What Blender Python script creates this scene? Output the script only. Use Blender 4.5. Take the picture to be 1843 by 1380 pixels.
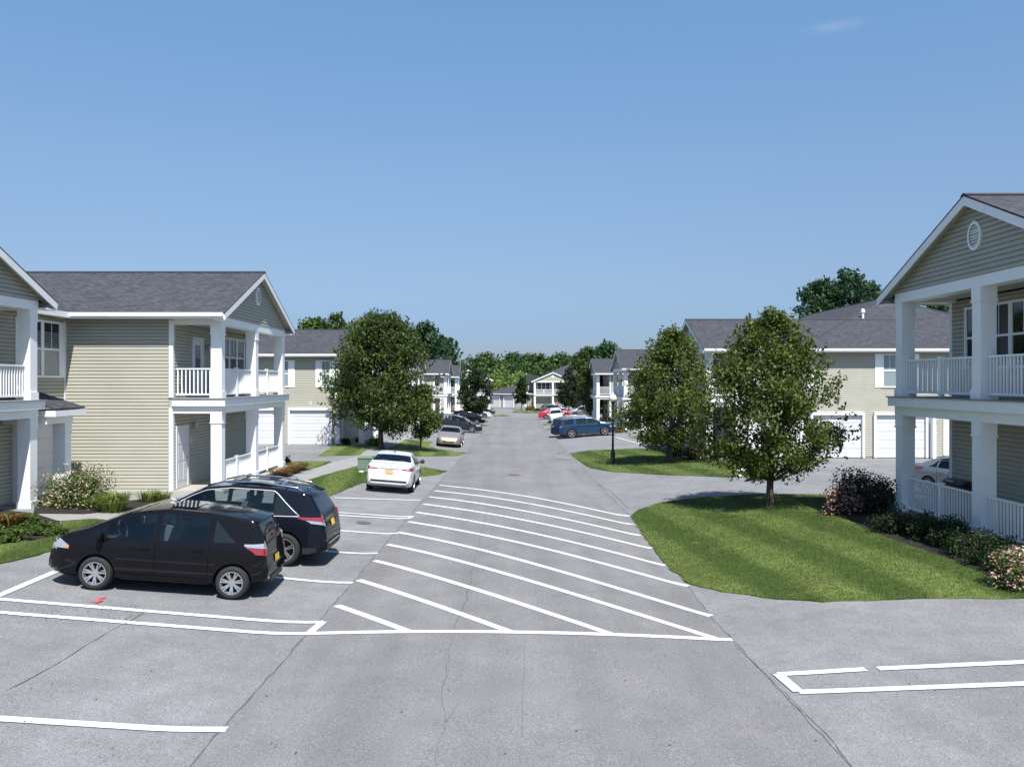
import bpy, bmesh, math, random
from mathutils import Vector, Matrix
R = math.radians
rnd = random.Random(7)
for o in list(bpy.data.objects): bpy.data.objects.remove(o)
S = bpy.context.scene
COL = S.collection

# ---------------------------------------------------------------- camera, sky, sun, exposure
F = 1500.0; CX = 912.0; HY = 687.0; EYE = 4.1
cam = bpy.data.cameras.new('camera'); co = bpy.data.objects.new('camera', cam); COL.objects.link(co)
co.location = (0, 0, EYE); co.rotation_euler = (R(90), 0, 0)
cam.sensor_width = 36; cam.lens = 36*F/1843; cam.clip_end = 6000; cam.clip_start = .1
cam.shift_x = (921.5-CX)/1843; cam.shift_y = (HY-690)/1843
S.camera = co
sunv = Vector((0.18, -0.625, 1.0)).normalized()
elev = math.asin(sunv.z); az = math.atan2(sunv.x, sunv.y)
w = bpy.data.worlds.new('World'); S.world = w; w.use_nodes = True
nt = w.node_tree; bg = nt.nodes['Background']
sky = nt.nodes.new('ShaderNodeTexSky'); sky.sky_type = 'NISHITA'; sky.sun_disc = False
sky.sun_elevation = elev; sky.sun_rotation = az
sky.air_density = 1.0; sky.dust_density = 0.7; sky.ozone_density = 2.4; sky.altitude = 0
# ramp multiplies the sky: deeper and bluer near the horizon, dimmed overhead to cut fill
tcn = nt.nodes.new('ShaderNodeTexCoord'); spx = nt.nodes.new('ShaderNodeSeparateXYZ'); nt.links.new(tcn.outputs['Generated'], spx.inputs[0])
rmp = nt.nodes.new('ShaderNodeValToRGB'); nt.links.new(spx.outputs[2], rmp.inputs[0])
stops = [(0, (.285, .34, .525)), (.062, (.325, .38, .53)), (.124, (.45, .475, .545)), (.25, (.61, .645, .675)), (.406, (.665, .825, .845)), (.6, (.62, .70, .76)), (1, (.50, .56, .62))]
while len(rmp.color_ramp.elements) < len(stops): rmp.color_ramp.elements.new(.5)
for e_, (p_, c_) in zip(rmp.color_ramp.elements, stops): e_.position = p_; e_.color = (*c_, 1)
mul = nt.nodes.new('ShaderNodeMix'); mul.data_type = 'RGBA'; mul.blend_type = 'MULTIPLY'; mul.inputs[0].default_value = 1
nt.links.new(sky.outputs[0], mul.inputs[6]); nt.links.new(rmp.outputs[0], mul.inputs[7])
# one thin wisp of cloud high on the right
dv = Vector((593, 1500, 640)).normalized(); tv = Vector((dv.y, -dv.x, 0)).normalized(); uv_ = tv.cross(dv)
def wd_(vec, k):
    d_ = nt.nodes.new('ShaderNodeVectorMath'); d_.operation = 'DOT_PRODUCT'; d_.inputs[1].default_value = vec; nt.links.new(tcn.outputs['Generated'], d_.inputs[0])
    m_ = nt.nodes.new('ShaderNodeMath'); m_.operation = 'MULTIPLY'; m_.inputs[1].default_value = k; nt.links.new(d_.outputs['Value'], m_.inputs[0])
    p_ = nt.nodes.new('ShaderNodeMath'); p_.operation = 'POWER'; p_.inputs[1].default_value = 2; a_ = nt.nodes.new('ShaderNodeMath'); a_.operation = 'ABSOLUTE'; nt.links.new(m_.outputs[0], a_.inputs[0]); nt.links.new(a_.outputs[0], p_.inputs[0]); return p_
a1_ = wd_(tv, 1/.022); a2_ = wd_(uv_, 1/.0045); sm = nt.nodes.new('ShaderNodeMath'); nt.links.new(a1_.outputs[0], sm.inputs[0]); nt.links.new(a2_.outputs[0], sm.inputs[1])
ng = nt.nodes.new('ShaderNodeMath'); ng.operation = 'MULTIPLY'; ng.inputs[1].default_value = -1; nt.links.new(sm.outputs[0], ng.inputs[0])
ex = nt.nodes.new('ShaderNodeMath'); ex.operation = 'EXPONENT'; nt.links.new(ng.outputs[0], ex.inputs[0])
nz = nt.nodes.new('ShaderNodeTexNoise'); nz.inputs['Scale'].default_value = 90; nz.inputs['Detail'].default_value = 4; nt.links.new(tcn.outputs['Generated'], nz.inputs['Vector'])
cf = nt.nodes.new('ShaderNodeMath'); cf.operation = 'MULTIPLY'; nt.links.new(ex.outputs[0], cf.inputs[0]); nt.links.new(nz.outputs['Fac'], cf.inputs[1])
cf2 = nt.nodes.new('ShaderNodeMath'); cf2.operation = 'MULTIPLY'; cf2.inputs[1].default_value = .24; nt.links.new(cf.outputs[0], cf2.inputs[0])
fr_ = nt.nodes.new('ShaderNodeVectorMath'); fr_.operation = 'DOT_PRODUCT'; fr_.inputs[1].default_value = dv; nt.links.new(tcn.outputs['Generated'], fr_.inputs[0])
gt_ = nt.nodes.new('ShaderNodeMath'); gt_.operation = 'GREATER_THAN'; gt_.inputs[1].default_value = 0; nt.links.new(fr_.outputs['Value'], gt_.inputs[0])
cf3 = nt.nodes.new('ShaderNodeMath'); cf3.operation = 'MULTIPLY'; nt.links.new(cf2.outputs[0], cf3.inputs[0]); nt.links.new(gt_.outputs[0], cf3.inputs[1])
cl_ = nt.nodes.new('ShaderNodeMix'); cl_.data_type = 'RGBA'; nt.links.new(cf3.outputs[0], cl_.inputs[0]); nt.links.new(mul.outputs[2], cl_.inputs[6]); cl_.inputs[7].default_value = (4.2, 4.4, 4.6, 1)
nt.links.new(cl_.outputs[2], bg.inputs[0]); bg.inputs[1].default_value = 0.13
sl = bpy.data.lights.new('sun', 'SUN'); sl.energy = 4.8; sl.angle = R(0.55); sl.color = (1, .965, .90)
so = bpy.data.objects.new('sun', sl); COL.objects.link(so); so.location = (20, -60, 90)
so.rotation_euler = (-sunv).to_track_quat('-Z', 'Y').to_euler()
S.view_settings.view_transform = 'Standard'; S.view_settings.look = 'None'
S.view_settings.exposure = 0.70; S.view_settings.gamma = 1

# ---------------------------------------------------------------- terrain
def lerp(a, b, t): return a+(b-a)*t
def sst(a, b, x):
    t = min(1, max(0, (x-a)/(b-a))); return t*t*(3-2*t)
def interp(pts, x):
    if x <= pts[0][0]: return pts[0][1]
    for (x0, y0), (x1, y1) in zip(pts, pts[1:]):
        if x <= x1: return y0+(y1-y0)*(x-x0)/(x1-x0)
    return pts[-1][1]
ZL = [(-20, .06), (0, .04), (10, 0), (20, -.08), (30, -.22), (46, -.58), (57, -.78), (80, -1.03), (110, -1.30), (170, -1.48), (300, -1.5)]
def gz(x, y):
    z = interp(ZL, y)
    if x < 0:
        s = lerp(3.3, 2.3, sst(12, 35, y)); k = .08; c = .62
    else:
        s = 3.2; k = lerp(.05, .085, sst(11, 20, y)); c = .62-.17*sst(23, 26, y)
    fade = 1-.75*sst(110, 165, y)
    t = abs(x)-s
    b = 0
    if t > 0: b = k*t*t/2 if t < 1 else k*(t-.5)
    if b > c-.1:
        b = c-.1*math.exp(-(b-(c-.1))/.1)
    z += b*fade
    xc = x-.1
    if abs(xc) < 3.4: z += lerp(.068, .125, sst(11, 22, y))*(1-(xc/3.4)**2)
    return z
def P(px, py, off=0):
    dx = (px-CX)/F; dz = (HY-py)/F
    y0 = 3.0; f = lambda y: EYE+dz*y-gz(dx*y, y)
    y = y0
    while f(y+.4) > 0 and y < 600: y += .4
    a, b = y, y+.4
    for _ in range(24):
        m = (a+b)/2
        if f(m) > 0: a = m
        else: b = m
    return Vector((dx*a, a, gz(dx*a, a)+off))
def XD(px, d): return (px-CX)/F*d
def ZD(py, d): return EYE+(HY-py)/F*d

# ---------------------------------------------------------------- materials
MATS = {}
def mat(name, col, rough=.6, metal=0, spec=.5, coat=0, noise=None, bump=None, build=None):
    if name in MATS: return MATS[name]
    m = bpy.data.materials.new(name); m.use_nodes = True
    n = m.node_tree.nodes; l = m.node_tree.links; b = n['Principled BSDF']
    b.inputs['Base Color'].default_value = (*col, 1); b.inputs['Roughness'].default_value = rough
    b.inputs['Metallic'].default_value = metal; b.inputs['Specular IOR Level'].default_value = spec
    b.inputs['Coat Weight'].default_value = coat; b.inputs['Coat Roughness'].default_value = .03
    if noise:      # list of (scale, detail, amount): multiplies the base colour
        prev = None
        for (sc, det, amt, *st_) in noise:
            t = n.new('ShaderNodeTexNoise'); t.inputs['Scale'].default_value = sc; t.inputs['Detail'].default_value = det
            g = n.new('ShaderNodeNewGeometry')
            if st_:
                vm = n.new('ShaderNodeVectorMath'); vm.operation = 'MULTIPLY'; vm.inputs[1].default_value = st_[0]; l.new(g.outputs['Position'], vm.inputs[0]); l.new(vm.outputs[0], t.inputs['Vector'])
            else: l.new(g.outputs['Position'], t.inputs['Vector'])
            r = n.new('ShaderNodeMapRange'); r.inputs['From Min'].default_value = .3; r.inputs['From Max'].default_value = .7
            r.inputs['To Min'].default_value = 1-amt; r.inputs['To Max'].default_value = 1+amt
            l.new(t.outputs['Fac'], r.inputs['Value'])
            if prev is None: prev = r.outputs[0]
            else:
                mm = n.new('ShaderNodeMath'); mm.operation = 'MULTIPLY'; l.new(prev, mm.inputs[0]); l.new(r.outputs[0], mm.inputs[1]); prev = mm.outputs[0]
        mx = n.new('ShaderNodeVectorMath'); mx.operation = 'SCALE'; mx.inputs[0].default_value = col
        l.new(prev, mx.inputs['Scale']); l.new(mx.outputs[0], b.inputs['Base Color'])
    if bump:
        sc, st, di = bump
        t = n.new('ShaderNodeTexNoise'); t.inputs['Scale'].default_value = sc; t.inputs['Detail'].default_value = 3
        g = n.new('ShaderNodeNewGeometry'); l.new(g.outputs['Position'], t.inputs['Vector'])
        bp = n.new('ShaderNodeBump'); bp.inputs['Strength'].default_value = st; bp.inputs['Distance'].default_value = di
        l.new(t.outputs['Fac'], bp.inputs['Height']); l.new(bp.outputs[0], b.inputs['Normal'])
    if build: build(m, n, l, b)
    MATS[name] = m; return m

def asphalt_nodes(m, n, l, b):
    pass
ASPH = mat('parking_asphalt', (.190, .192, .200), .9, spec=.25, noise=[(75, 2, .42), (30, 3, .14), (.35, 4, .12), (1.7, 6, .10), (6, 3, .05)], bump=(110, .5, .006))
ROAD = mat('road_asphalt', (.177, .175, .178), .9, spec=.25, noise=[(75, 2, .42), (30, 3, .14), (.25, 4, .07), (1.3, 6, .08), (1.4, 3, .10, (1, .06, 1)), (.3, 2, .05)], bump=(110, .5, .006))
CONC = mat('concrete', (.25, .247, .24), .9, noise=[(60, 2, .08), (1.2, 4, .08)], bump=(90, .3, .004))
SLAB = mat('porch_concrete', (.34, .33, .29), .85, noise=[(30, 2, .06), (1.2, 4, .1)])
def paint_nodes(m, n, l, b):
    g = n.new('ShaderNodeNewGeometry'); pv = None
    for sc, det, lo, hi in ((38, 5, .60, .70), (2.2, 4, .58, .80)):
        t = n.new('ShaderNodeTexNoise'); t.inputs['Scale'].default_value = sc; t.inputs['Detail'].default_value = det; l.new(g.outputs['Position'], t.inputs['Vector'])
        r = n.new('ShaderNodeMapRange'); r.inputs['From Min'].default_value = lo; r.inputs['From Max'].default_value = hi; l.new(t.outputs['Fac'], r.inputs['Value'])
        if pv is None: pv = r.outputs[0]
        else:
            mm = n.new('ShaderNodeMath'); mm.operation = 'MULTIPLY_ADD'; mm.inputs[1].default_value = .55; l.new(r.outputs[0], mm.inputs[0]); l.new(pv, mm.inputs[2]); mm.use_clamp = True; pv = mm.outputs[0]
    mx = n.new('ShaderNodeMix'); mx.data_type = 'RGBA'; l.new(pv, mx.inputs[0]); mx.inputs[6].default_value = (.62, .63, .65, 1); mx.inputs[7].default_value = (.24, .24, .25, 1)
    l.new(mx.outputs[2], b.inputs['Base Color'])
PAINT = mat('line_paint', (.62, .63, .64), .75, bump=(110, .4, .004), build=paint_nodes)
REDP = mat('red_paint', (.6, .07, .06), .7, noise=[(20, 3, .3)])
CRACK = mat('crack', (.095, .095, .10), .95, noise=[(20, 3, .3)])
STAIN_PATCH = mat('stain_and_patch', (.085, .085, .09), .95, noise=[(12, 4, .3)])
MULCH = mat('mulch', (.020, .014, .011), .95, noise=[(25, 3, .5), (4, 3, .2)], bump=(40, 1, .05))
SOIL = mat('far_grass', (.06, .10, .025), .95, noise=[(1, 4, .25), (12, 4, .25)])
WHITE = mat('white_vinyl', (.80, .81, .81), .5, noise=[(2.5, 3, .025)])
WHITE2 = mat('white_panel', (.60, .61, .63), .45, noise=[(1.5, 3, .03)])
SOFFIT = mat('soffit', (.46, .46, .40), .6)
SIDE = mat('sage_siding', (.370, .361, .302), .55, noise=[(1.1, 3, .04), (14, 2, .02)])
GAP = mat('panel_gap', (.004, .004, .005), .9, spec=0)
PALE = mat('pale_glass', (.22, .28, .29), .12, spec=.7)
GLASS = mat('window_glass', (.015, .02, .026), .04, spec=.6, noise=[(1.2, 2, .5)])
BLIND = mat('window_blind', (.26, .28, .27), .25, spec=.6)
DARK = mat('dark_metal', (.03, .032, .035), .5)
BLACKP = mat('black_plastic', (.02, .02, .022), .55)
GREY = mat('grey_metal', (.35, .36, .37), .4, metal=.5)
CHROME = mat('chrome', (.75, .75, .76), .12, metal=1)
RIM = mat('alloy_rim', (.55, .55, .56), .3, metal=.85)
TYRE = mat('tyre_rubber', (.018, .018, .019), .85)
GLOBE = mat('lamp_globe', (.62, .62, .55), .3)
POST = mat('lamp_post_green', (.008, .02, .02), .4)
TRANS = mat('utility_green', (.13, .20, .15), .5)
BARK = mat('bark', (.075, .06, .05), .95, noise=[(12, 4, .3)], bump=(30, 1, .03))
ROCK = mat('rock', (.55, .54, .5), .9, noise=[(6, 4, .15)])
WOOD = mat('planter_wood', (.30, .13, .08), .8, noise=[(10, 3, .2)])
TRIMB = mat('beige_box', (.45, .43, .38), .5)

def shingle_nodes(m, n, l, b):
    g = n.new('ShaderNodeNewGeometry'); sep = n.new('ShaderNodeSeparateXYZ'); l.new(g.outputs['Position'], sep.inputs[0])
    ad = n.new('ShaderNodeMath'); ad.operation = 'ADD'; l.new(sep.outputs[0], ad.inputs[0]); l.new(sep.outputs[1], ad.inputs[1])
    zz = n.new('ShaderNodeMath'); zz.operation = 'MULTIPLY'; zz.inputs[1].default_value = 2.4; l.new(sep.outputs[2], zz.inputs[0])
    # courses follow the height; tabs follow the axis along the slope
    cm = n.new('ShaderNodeCombineXYZ'); l.new(sep.outputs[0], cm.inputs[0]); l.new(zz.outputs[0], cm.inputs[1])
    nrm = n.new('ShaderNodeSeparateXYZ'); l.new(g.outputs['Normal'], nrm.inputs[0])
    ab = n.new('ShaderNodeMath'); ab.operation = 'ABSOLUTE'; l.new(nrm.outputs[0], ab.inputs[0])
    gt = n.new('ShaderNodeMath'); gt.operation = 'GREATER_THAN'; gt.inputs[1].default_value = .2; l.new(ab.outputs[0], gt.inputs[0])
    mxx = n.new('ShaderNodeMix'); mxx.data_type = 'FLOAT'; l.new(gt.outputs[0], mxx.inputs[0]); l.new(sep.outputs[0], mxx.inputs[2]); l.new(sep.outputs[1], mxx.inputs[3])
    cm2 = n.new('ShaderNodeCombineXYZ'); l.new(mxx.outputs[0], cm2.inputs[0]); l.new(zz.outputs[0], cm2.inputs[1])
    br = n.new('ShaderNodeTexBrick'); br.inputs['Scale'].default_value = 1; br.inputs['Brick Width'].default_value = .26
    br.inputs['Row Height'].default_value = .14; br.inputs['Mortar Size'].default_value = .008; br.inputs['Bias'].default_value = 0
    br.inputs['Color1'].default_value = (.046, .049, .060, 1); br.inputs['Color2'].default_value = (.070, .074, .088, 1); br.inputs['Mortar'].default_value = (.03, .03, .036, 1)
    l.new(cm2.outputs[0], br.inputs['Vector'])
    t = n.new('ShaderNodeTexNoise'); t.inputs['Scale'].default_value = 1; t.inputs['Detail'].default_value = 5
    sc = n.new('ShaderNodeVectorMath'); sc.operation = 'MULTIPLY'; sc.inputs[1].default_value = (5, 12, 1); l.new(cm2.outputs[0], sc.inputs[0]); l.new(sc.outputs[0], t.inputs['Vector'])
    r = n.new('ShaderNodeMapRange'); r.inputs['From Min'].default_value = .3; r.inputs['From Max'].default_value = .7; r.inputs['To Min'].default_value = .72; r.inputs['To Max'].default_value = 1.3
    l.new(t.outputs['Fac'], r.inputs['Value'])
    s = n.new('ShaderNodeVectorMath'); s.operation = 'SCALE'; l.new(br.outputs['Color'], s.inputs[0]); l.new(r.outputs[0], s.inputs['Scale'])
    l.new(s.outputs[0], b.inputs['Base Color'])
    bp = n.new('ShaderNodeBump'); bp.inputs['Strength'].default_value = .5; bp.inputs['Distance'].default_value = .02
    l.new(br.outputs['Fac'], bp.inputs['Height']); bp.invert = True; l.new(bp.outputs[0], b.inputs['Normal'])
ROOF = mat('roof_shingles', (.12, .12, .14), .9, spec=.2, build=shingle_nodes)
RIDGE = mat('ridge_cap', (.035, .035, .04), .9)

def lawn_nodes(m, n, l, b):
    g = n.new('ShaderNodeNewGeometry'); sep = n.new('ShaderNodeSeparateXYZ'); l.new(g.outputs['Position'], sep.inputs[0])
    # mowing stripes run diagonally over the lawn
    dt = n.new('ShaderNodeVectorMath'); dt.operation = 'DOT_PRODUCT'; dt.inputs[1].default_value = (1.0, .10, 0); l.new(g.outputs['Position'], dt.inputs[0])
    w1 = n.new('ShaderNodeTexNoise'); w1.inputs['Scale'].default_value = .5; l.new(g.outputs['Position'], w1.inputs['Vector'])
    ad = n.new('ShaderNodeMath'); ad.operation = 'MULTIPLY_ADD'; ad.inputs[1].default_value = .5; l.new(w1.outputs['Fac'], ad.inputs[0]); l.new(dt.outputs['Value'], ad.inputs[2])
    ml = n.new('ShaderNodeMath'); ml.operation = 'MULTIPLY'; ml.inputs[1].default_value = 3.3; l.new(ad.outputs[0], ml.inputs[0])
    sn = n.new('ShaderNodeMath'); sn.operation = 'SINE'; l.new(ml.outputs[0], sn.inputs[0])
    r0 = n.new('ShaderNodeMapRange'); r0.inputs['From Min'].default_value = -.5; r0.inputs['From Max'].default_value = .5; l.new(sn.outputs[0], r0.inputs['Value'])
    mx = n.new('ShaderNodeMix'); mx.data_type = 'RGBA'; mx.inputs[6].default_value = (.050, .080, .016, 1); mx.inputs[7].default_value = (.112, .150, .038, 1)
    l.new(r0.outputs[0], mx.inputs[0])
    pv = None
    for sc, det, amt in ((45, 2, .40), (8, 4, .25), (.8, 4, .18)):
        t = n.new('ShaderNodeTexNoise'); t.inputs['Scale'].default_value = sc; t.inputs['Detail'].default_value = det; l.new(g.outputs['Position'], t.inputs['Vector'])
        r = n.new('ShaderNodeMapRange'); r.inputs['From Min'].default_value = .3; r.inputs['From Max'].default_value = .7; r.inputs['To Min'].default_value = 1-amt; r.inputs['To Max'].default_value = 1+amt
        l.new(t.outputs['Fac'], r.inputs['Value'])
        if pv is None: pv = r.outputs[0]
        else:
            mm = n.new('ShaderNodeMath'); mm.operation = 'MULTIPLY'; l.new(pv, mm.inputs[0]); l.new(r.outputs[0], mm.inputs[1]); pv = mm.outputs[0]
    td = n.new('ShaderNodeTexNoise'); td.inputs['Scale'].default_value = 1.3; td.inputs['Detail'].default_value = 6; l.new(g.outputs['Position'], td.inputs['Vector'])
    rd = n.new('ShaderNodeMapRange'); rd.inputs['From Min'].default_value = .58; rd.inputs['From Max'].default_value = .72; rd.inputs['To Max'].default_value = .55; l.new(td.outputs['Fac'], rd.inputs['Value'])
    m2 = n.new('ShaderNodeMix'); m2.data_type = 'RGBA'; l.new(rd.outputs[0], m2.inputs[0]); l.new(mx.outputs[2], m2.inputs[6]); m2.inputs[7].default_value = (.17, .165, .06, 1)
    s = n.new('ShaderNodeVectorMath'); s.operation = 'SCALE'; l.new(m2.outputs[2], s.inputs[0]); l.new(pv, s.inputs['Scale'])
    l.new(s.outputs[0], b.inputs['Base Color'])
    t = n.new('ShaderNodeTexNoise'); t.inputs['Scale'].default_value = 60; l.new(g.outputs['Position'], t.inputs['Vector'])
    bp = n.new('ShaderNodeBump'); bp.inputs['Strength'].default_value = .8; bp.inputs['Distance'].default_value = .03
    l.new(t.outputs['Fac'], bp.inputs['Height']); l.new(bp.outputs[0], b.inputs['Normal'])
LAWN = mat('lawn', (.1, .2, .04), .85, spec=.2, build=lawn_nodes)

def leafmat(name, cols, trans=.35, rough=.5):
    if name in MATS: return MATS[name]
    m = bpy.data.materials.new(name); m.use_nodes = True; n = m.node_tree.nodes; l = m.node_tree.links; b = n['Principled BSDF']
    g = n.new('ShaderNodeNewGeometry'); cr = n.new('ShaderNodeValToRGB'); cr.color_ramp.interpolation = 'LINEAR'
    els = cr.color_ramp.elements
    while len(els) < len(cols): els.new(.5)
    for i, (p, c) in enumerate(cols): els[i].position = p; els[i].color = (*c, 1)
    l.new(g.outputs['Random Per Island'], cr.inputs[0]); l.new(cr.outputs[0], b.inputs['Base Color'])
    b.inputs['Roughness'].default_value = rough; b.inputs['Specular IOR Level'].default_value = .35
    tr = n.new('ShaderNodeBsdfTranslucent'); l.new(cr.outputs[0], tr.inputs[0])
    mx = n.new('ShaderNodeMixShader'); mx.inputs[0].default_value = trans
    out = n['Material Output']; l.new(b.outputs[0], mx.inputs[1]); l.new(tr.outputs[0], mx.inputs[2]); l.new(mx.outputs[0], out.inputs[0])
    MATS[name] = m; return m
LEAF = leafmat('tree_leaf', [(0, (.028, .053, .013)), (.6, (.062, .103, .020)), (.9, (.115, .160, .032)), (1, (.19, .22, .07))], .45)
LEAFO = leafmat('olive_leaf', [(0, (.034, .064, .014)), (.55, (.078, .122, .022)), (.86, (.145, .190, .034)), (1, (.24, .26, .08))], .45)
LEAFD = leafmat('dark_leaf', [(0, (.011, .024, .008)), (.7, (.022, .044, .012)), (1, (.045, .08, .02))])
LEAFF = leafmat('forest_leaf', [(0, (.024, .056, .016)), (.6, (.050, .098, .022)), (1, (.095, .155, .032))])
LEAFB = leafmat('blue_green_leaf', [(0, (.02, .055, .025)), (.6, (.038, .09, .038)), (1, (.07, .14, .05))])
LEAFW = leafmat('willow_leaf', [(0, (.09, .15, .04)), (.6, (.17, .25, .06)), (1, (.26, .34, .10))])
LEAFH = leafmat('shrub_leaf', [(0, (.035, .07, .014)), (.6, (.075, .13, .022)), (1, (.15, .21, .04))])
LEAFP = leafmat('purple_leaf', [(0, (.018, .016, .014)), (.6, (.045, .038, .026)), (1, (.085, .075, .035))])
LEAFY = leafmat('lily_blade', [(0, (.08, .14, .02)), (.6, (.16, .22, .035)), (1, (.30, .30, .09))])
LEAFR = leafmat('rust_blade', [(0, (.16, .07, .025)), (.5, (.24, .12, .04)), (1, (.14, .17, .04))])
FLOW = leafmat('cream_flower', [(0, (.45, .33, .22)), (.5, (.55, .42, .32)), (1, (.62, .5, .4))], .2)
FLOWP = leafmat('pink_flower', [(0, (.42, .20, .19)), (.5, (.60, .38, .34)), (1, (.72, .56, .48))], .2)
BLADE = leafmat('grass_blade', [(0, (.040, .082, .014)), (.6, (.066, .118, .022)), (1, (.145, .185, .055))], .3)

# ---------------------------------------------------------------- mesh helpers
class Fr:
    def __init__(s, o, A, N): s.o = Vector(o); s.A = Vector(A); s.N = Vector(N)
    def __call__(s, a, b, z): return Vector((s.o.x+a*s.A.x+b*s.N.x, s.o.y+a*s.A.y+b*s.N.y, s.o.z+z))
    def side(s, a, b): return Fr(s(a, b, 0), -s.N, -s.A)
ID = Fr((0, 0, 0), (1, 0, 0), (0, 1, 0))
def tag(o, label=None, cat=None, group=None, kind=None):
    if label: o['label'] = label
    if cat: o['category'] = cat
    if group: o['group'] = group
    if kind: o['kind'] = kind
    return o
def thing(name, loc, label, cat, group=None):
    o = bpy.data.objects.new(name, None); COL.objects.link(o); o.location = loc; o.empty_display_size = .3
    return tag(o, label, cat, group)
def origin(o):
    v = Vector((0, 0, 0))
    while o is not None: v = v+o.location; o = o.parent
    return v
class MB:
    def __init__(s, fr=ID): s.v = []; s.f = []; s.m = []; s.fr = fr; s.cur = 0
    def add(s, pts, faces):
        k = len(s.v); s.v += [tuple(s.fr(*p)) for p in pts]
        for f in faces: s.f.append(tuple(i+k for i in f)); s.m.append(s.cur)
        return s
    def poly(s, *pts): return s.add(pts, [tuple(range(len(pts)))])
    def box(s, a0, a1, b0, b1, z0, z1):
        return s.add([(a0, b0, z0), (a1, b0, z0), (a1, b1, z0), (a0, b1, z0), (a0, b0, z1), (a1, b0, z1), (a1, b1, z1), (a0, b1, z1)],
              [(0, 3, 2, 1), (4, 5, 6, 7), (0, 1, 5, 4), (1, 2, 6, 5), (2, 3, 7, 6), (3, 0, 4, 7)])
    def prism(s, pts, d):      # pts a loop of 3-D points, d an offset vector (local)
        n = len(pts); q = [tuple(p[i]+d[i] for i in range(3)) for p in pts]
        return s.add(list(pts)+q, [tuple(range(n-1, -1, -1)), tuple(range(n, 2*n))]+[(i, (i+1) % n, n+(i+1) % n, n+i) for i in range(n)])
    def tube(s, pts, rads, seg=8, cap=True):
        pts = [Vector(p) for p in pts]; k = len(s.v); n = len(pts); rings = []
        for i, p in enumerate(pts):
            d = (pts[min(i+1, n-1)]-pts[max(i-1, 0)])
            d = d.normalized() if d.length > 1e-9 else Vector((0, 0, 1))
            x = d.cross(Vector((0, 0, 1)) if abs(d.z) < .9 else Vector((1, 0, 0))).normalized(); y = d.cross(x)
            rings += [tuple(p+(x*math.cos(6.2832*j/seg)+y*math.sin(6.2832*j/seg))*rads[i]) for j in range(seg)]
        fs = [(i*seg+j, i*seg+(j+1) % seg, (i+1)*seg+(j+1) % seg, (i+1)*seg+j) for i in range(n-1) for j in range(seg)]
        if cap: fs += [tuple(range(seg-1, -1, -1)), tuple(range((n-1)*seg, n*seg))]
        return s.add(rings, fs)
    def build(s, name, mt, parent=None, smooth=False, recalc=True):
        me = bpy.data.meshes.new(name)
        off = origin(parent) if parent is not None else Vector((0, 0, 0))
        me.from_pydata([(v[0]-off.x, v[1]-off.y, v[2]-off.z) for v in s.v], [], s.f)
        for mm in (mt if isinstance(mt, (list, tuple)) else [mt]): me.materials.append(mm)
        if any(s.m): me.polygons.foreach_set('material_index', s.m)
        if recalc:
            bm = bmesh.new(); bm.from_mesh(me); bmesh.ops.recalc_face_normals(bm, faces=bm.faces); bm.to_mesh(me); bm.free()
        if smooth: me.polygons.foreach_set('use_smooth', [True]*len(me.polygons))
        o = bpy.data.objects.new(name, me); COL.objects.link(o)
        if parent is not None: o.parent = parent
        return o
def mirror_copy(o, parent):
    c = o.copy(); COL.objects.link(c); c.parent = parent; return c
def copy_tree(o, parent=None):
    c = o.copy(); COL.objects.link(c); c.parent = parent
    for ch in list(o.children): copy_tree(ch, c)
    return c

def drape(name, poly, off, mt, cell=.5, skirt=0, kind='structure', smooth=True, jag=0):
    if jag:
        q = []
        for i in range(len(poly)):
            a = Vector(poly[i][:2]); b = Vector(poly[(i+1) % len(poly)][:2]); n = max(1, int((b-a).length/.25))
            nn = Vector((-(b-a).y, (b-a).x)).normalized() if (b-a).length > 0 else Vector((0, 0))
            for k in range(n): q.append(a+(b-a)*k/n+nn*(rnd.uniform(-jag, jag) if k else 0))
        poly = q
    bm = bmesh.new(); vs = [bm.verts.new((p[0], p[1], 0)) for p in poly]; bm.faces.new(vs)
    bmesh.ops.triangulate(bm, faces=bm.faces[:])
    xs = [p[0] for p in poly]; ys = [p[1] for p in poly]
    for ax, lo, hi in ((0, min(xs), max(xs)), (1, min(ys), max(ys))):
        k = math.ceil(lo/cell); c2 = cell
        while k*c2 < hi:
            co_ = (k*c2, 0, 0) if ax == 0 else (0, k*c2, 0); no = (1, 0, 0) if ax == 0 else (0, 1, 0)
            bmesh.ops.bisect_plane(bm, geom=bm.verts[:]+bm.edges[:]+bm.faces[:], plane_co=co_, plane_no=no, dist=1e-5)
            k += 1
    for v in bm.verts: v.co.z = gz(v.co.x, v.co.y)+off
    for f in bm.faces:
        if f.normal.z < 0: f.normal_flip()
    if skirt:
        be = [e for e in bm.edges if e.is_boundary]
        r = bmesh.ops.extrude_edge_only(bm, edges=be)
        for v in r['geom']:
            if isinstance(v, bmesh.types.BMVert): v.co.z -= skirt
    bm.normal_update()
    me = bpy.data.meshes.new(name); bm.to_mesh(me); bm.free(); me.materials.append(mt)
    if smooth and not skirt: me.polygons.foreach_set('use_smooth', [True]*len(me.polygons))
    o = bpy.data.objects.new(name, me); COL.objects.link(o)
    if kind: o['kind'] = kind
    return o
def pix(lst): return [P(*p) for p in lst]
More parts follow.
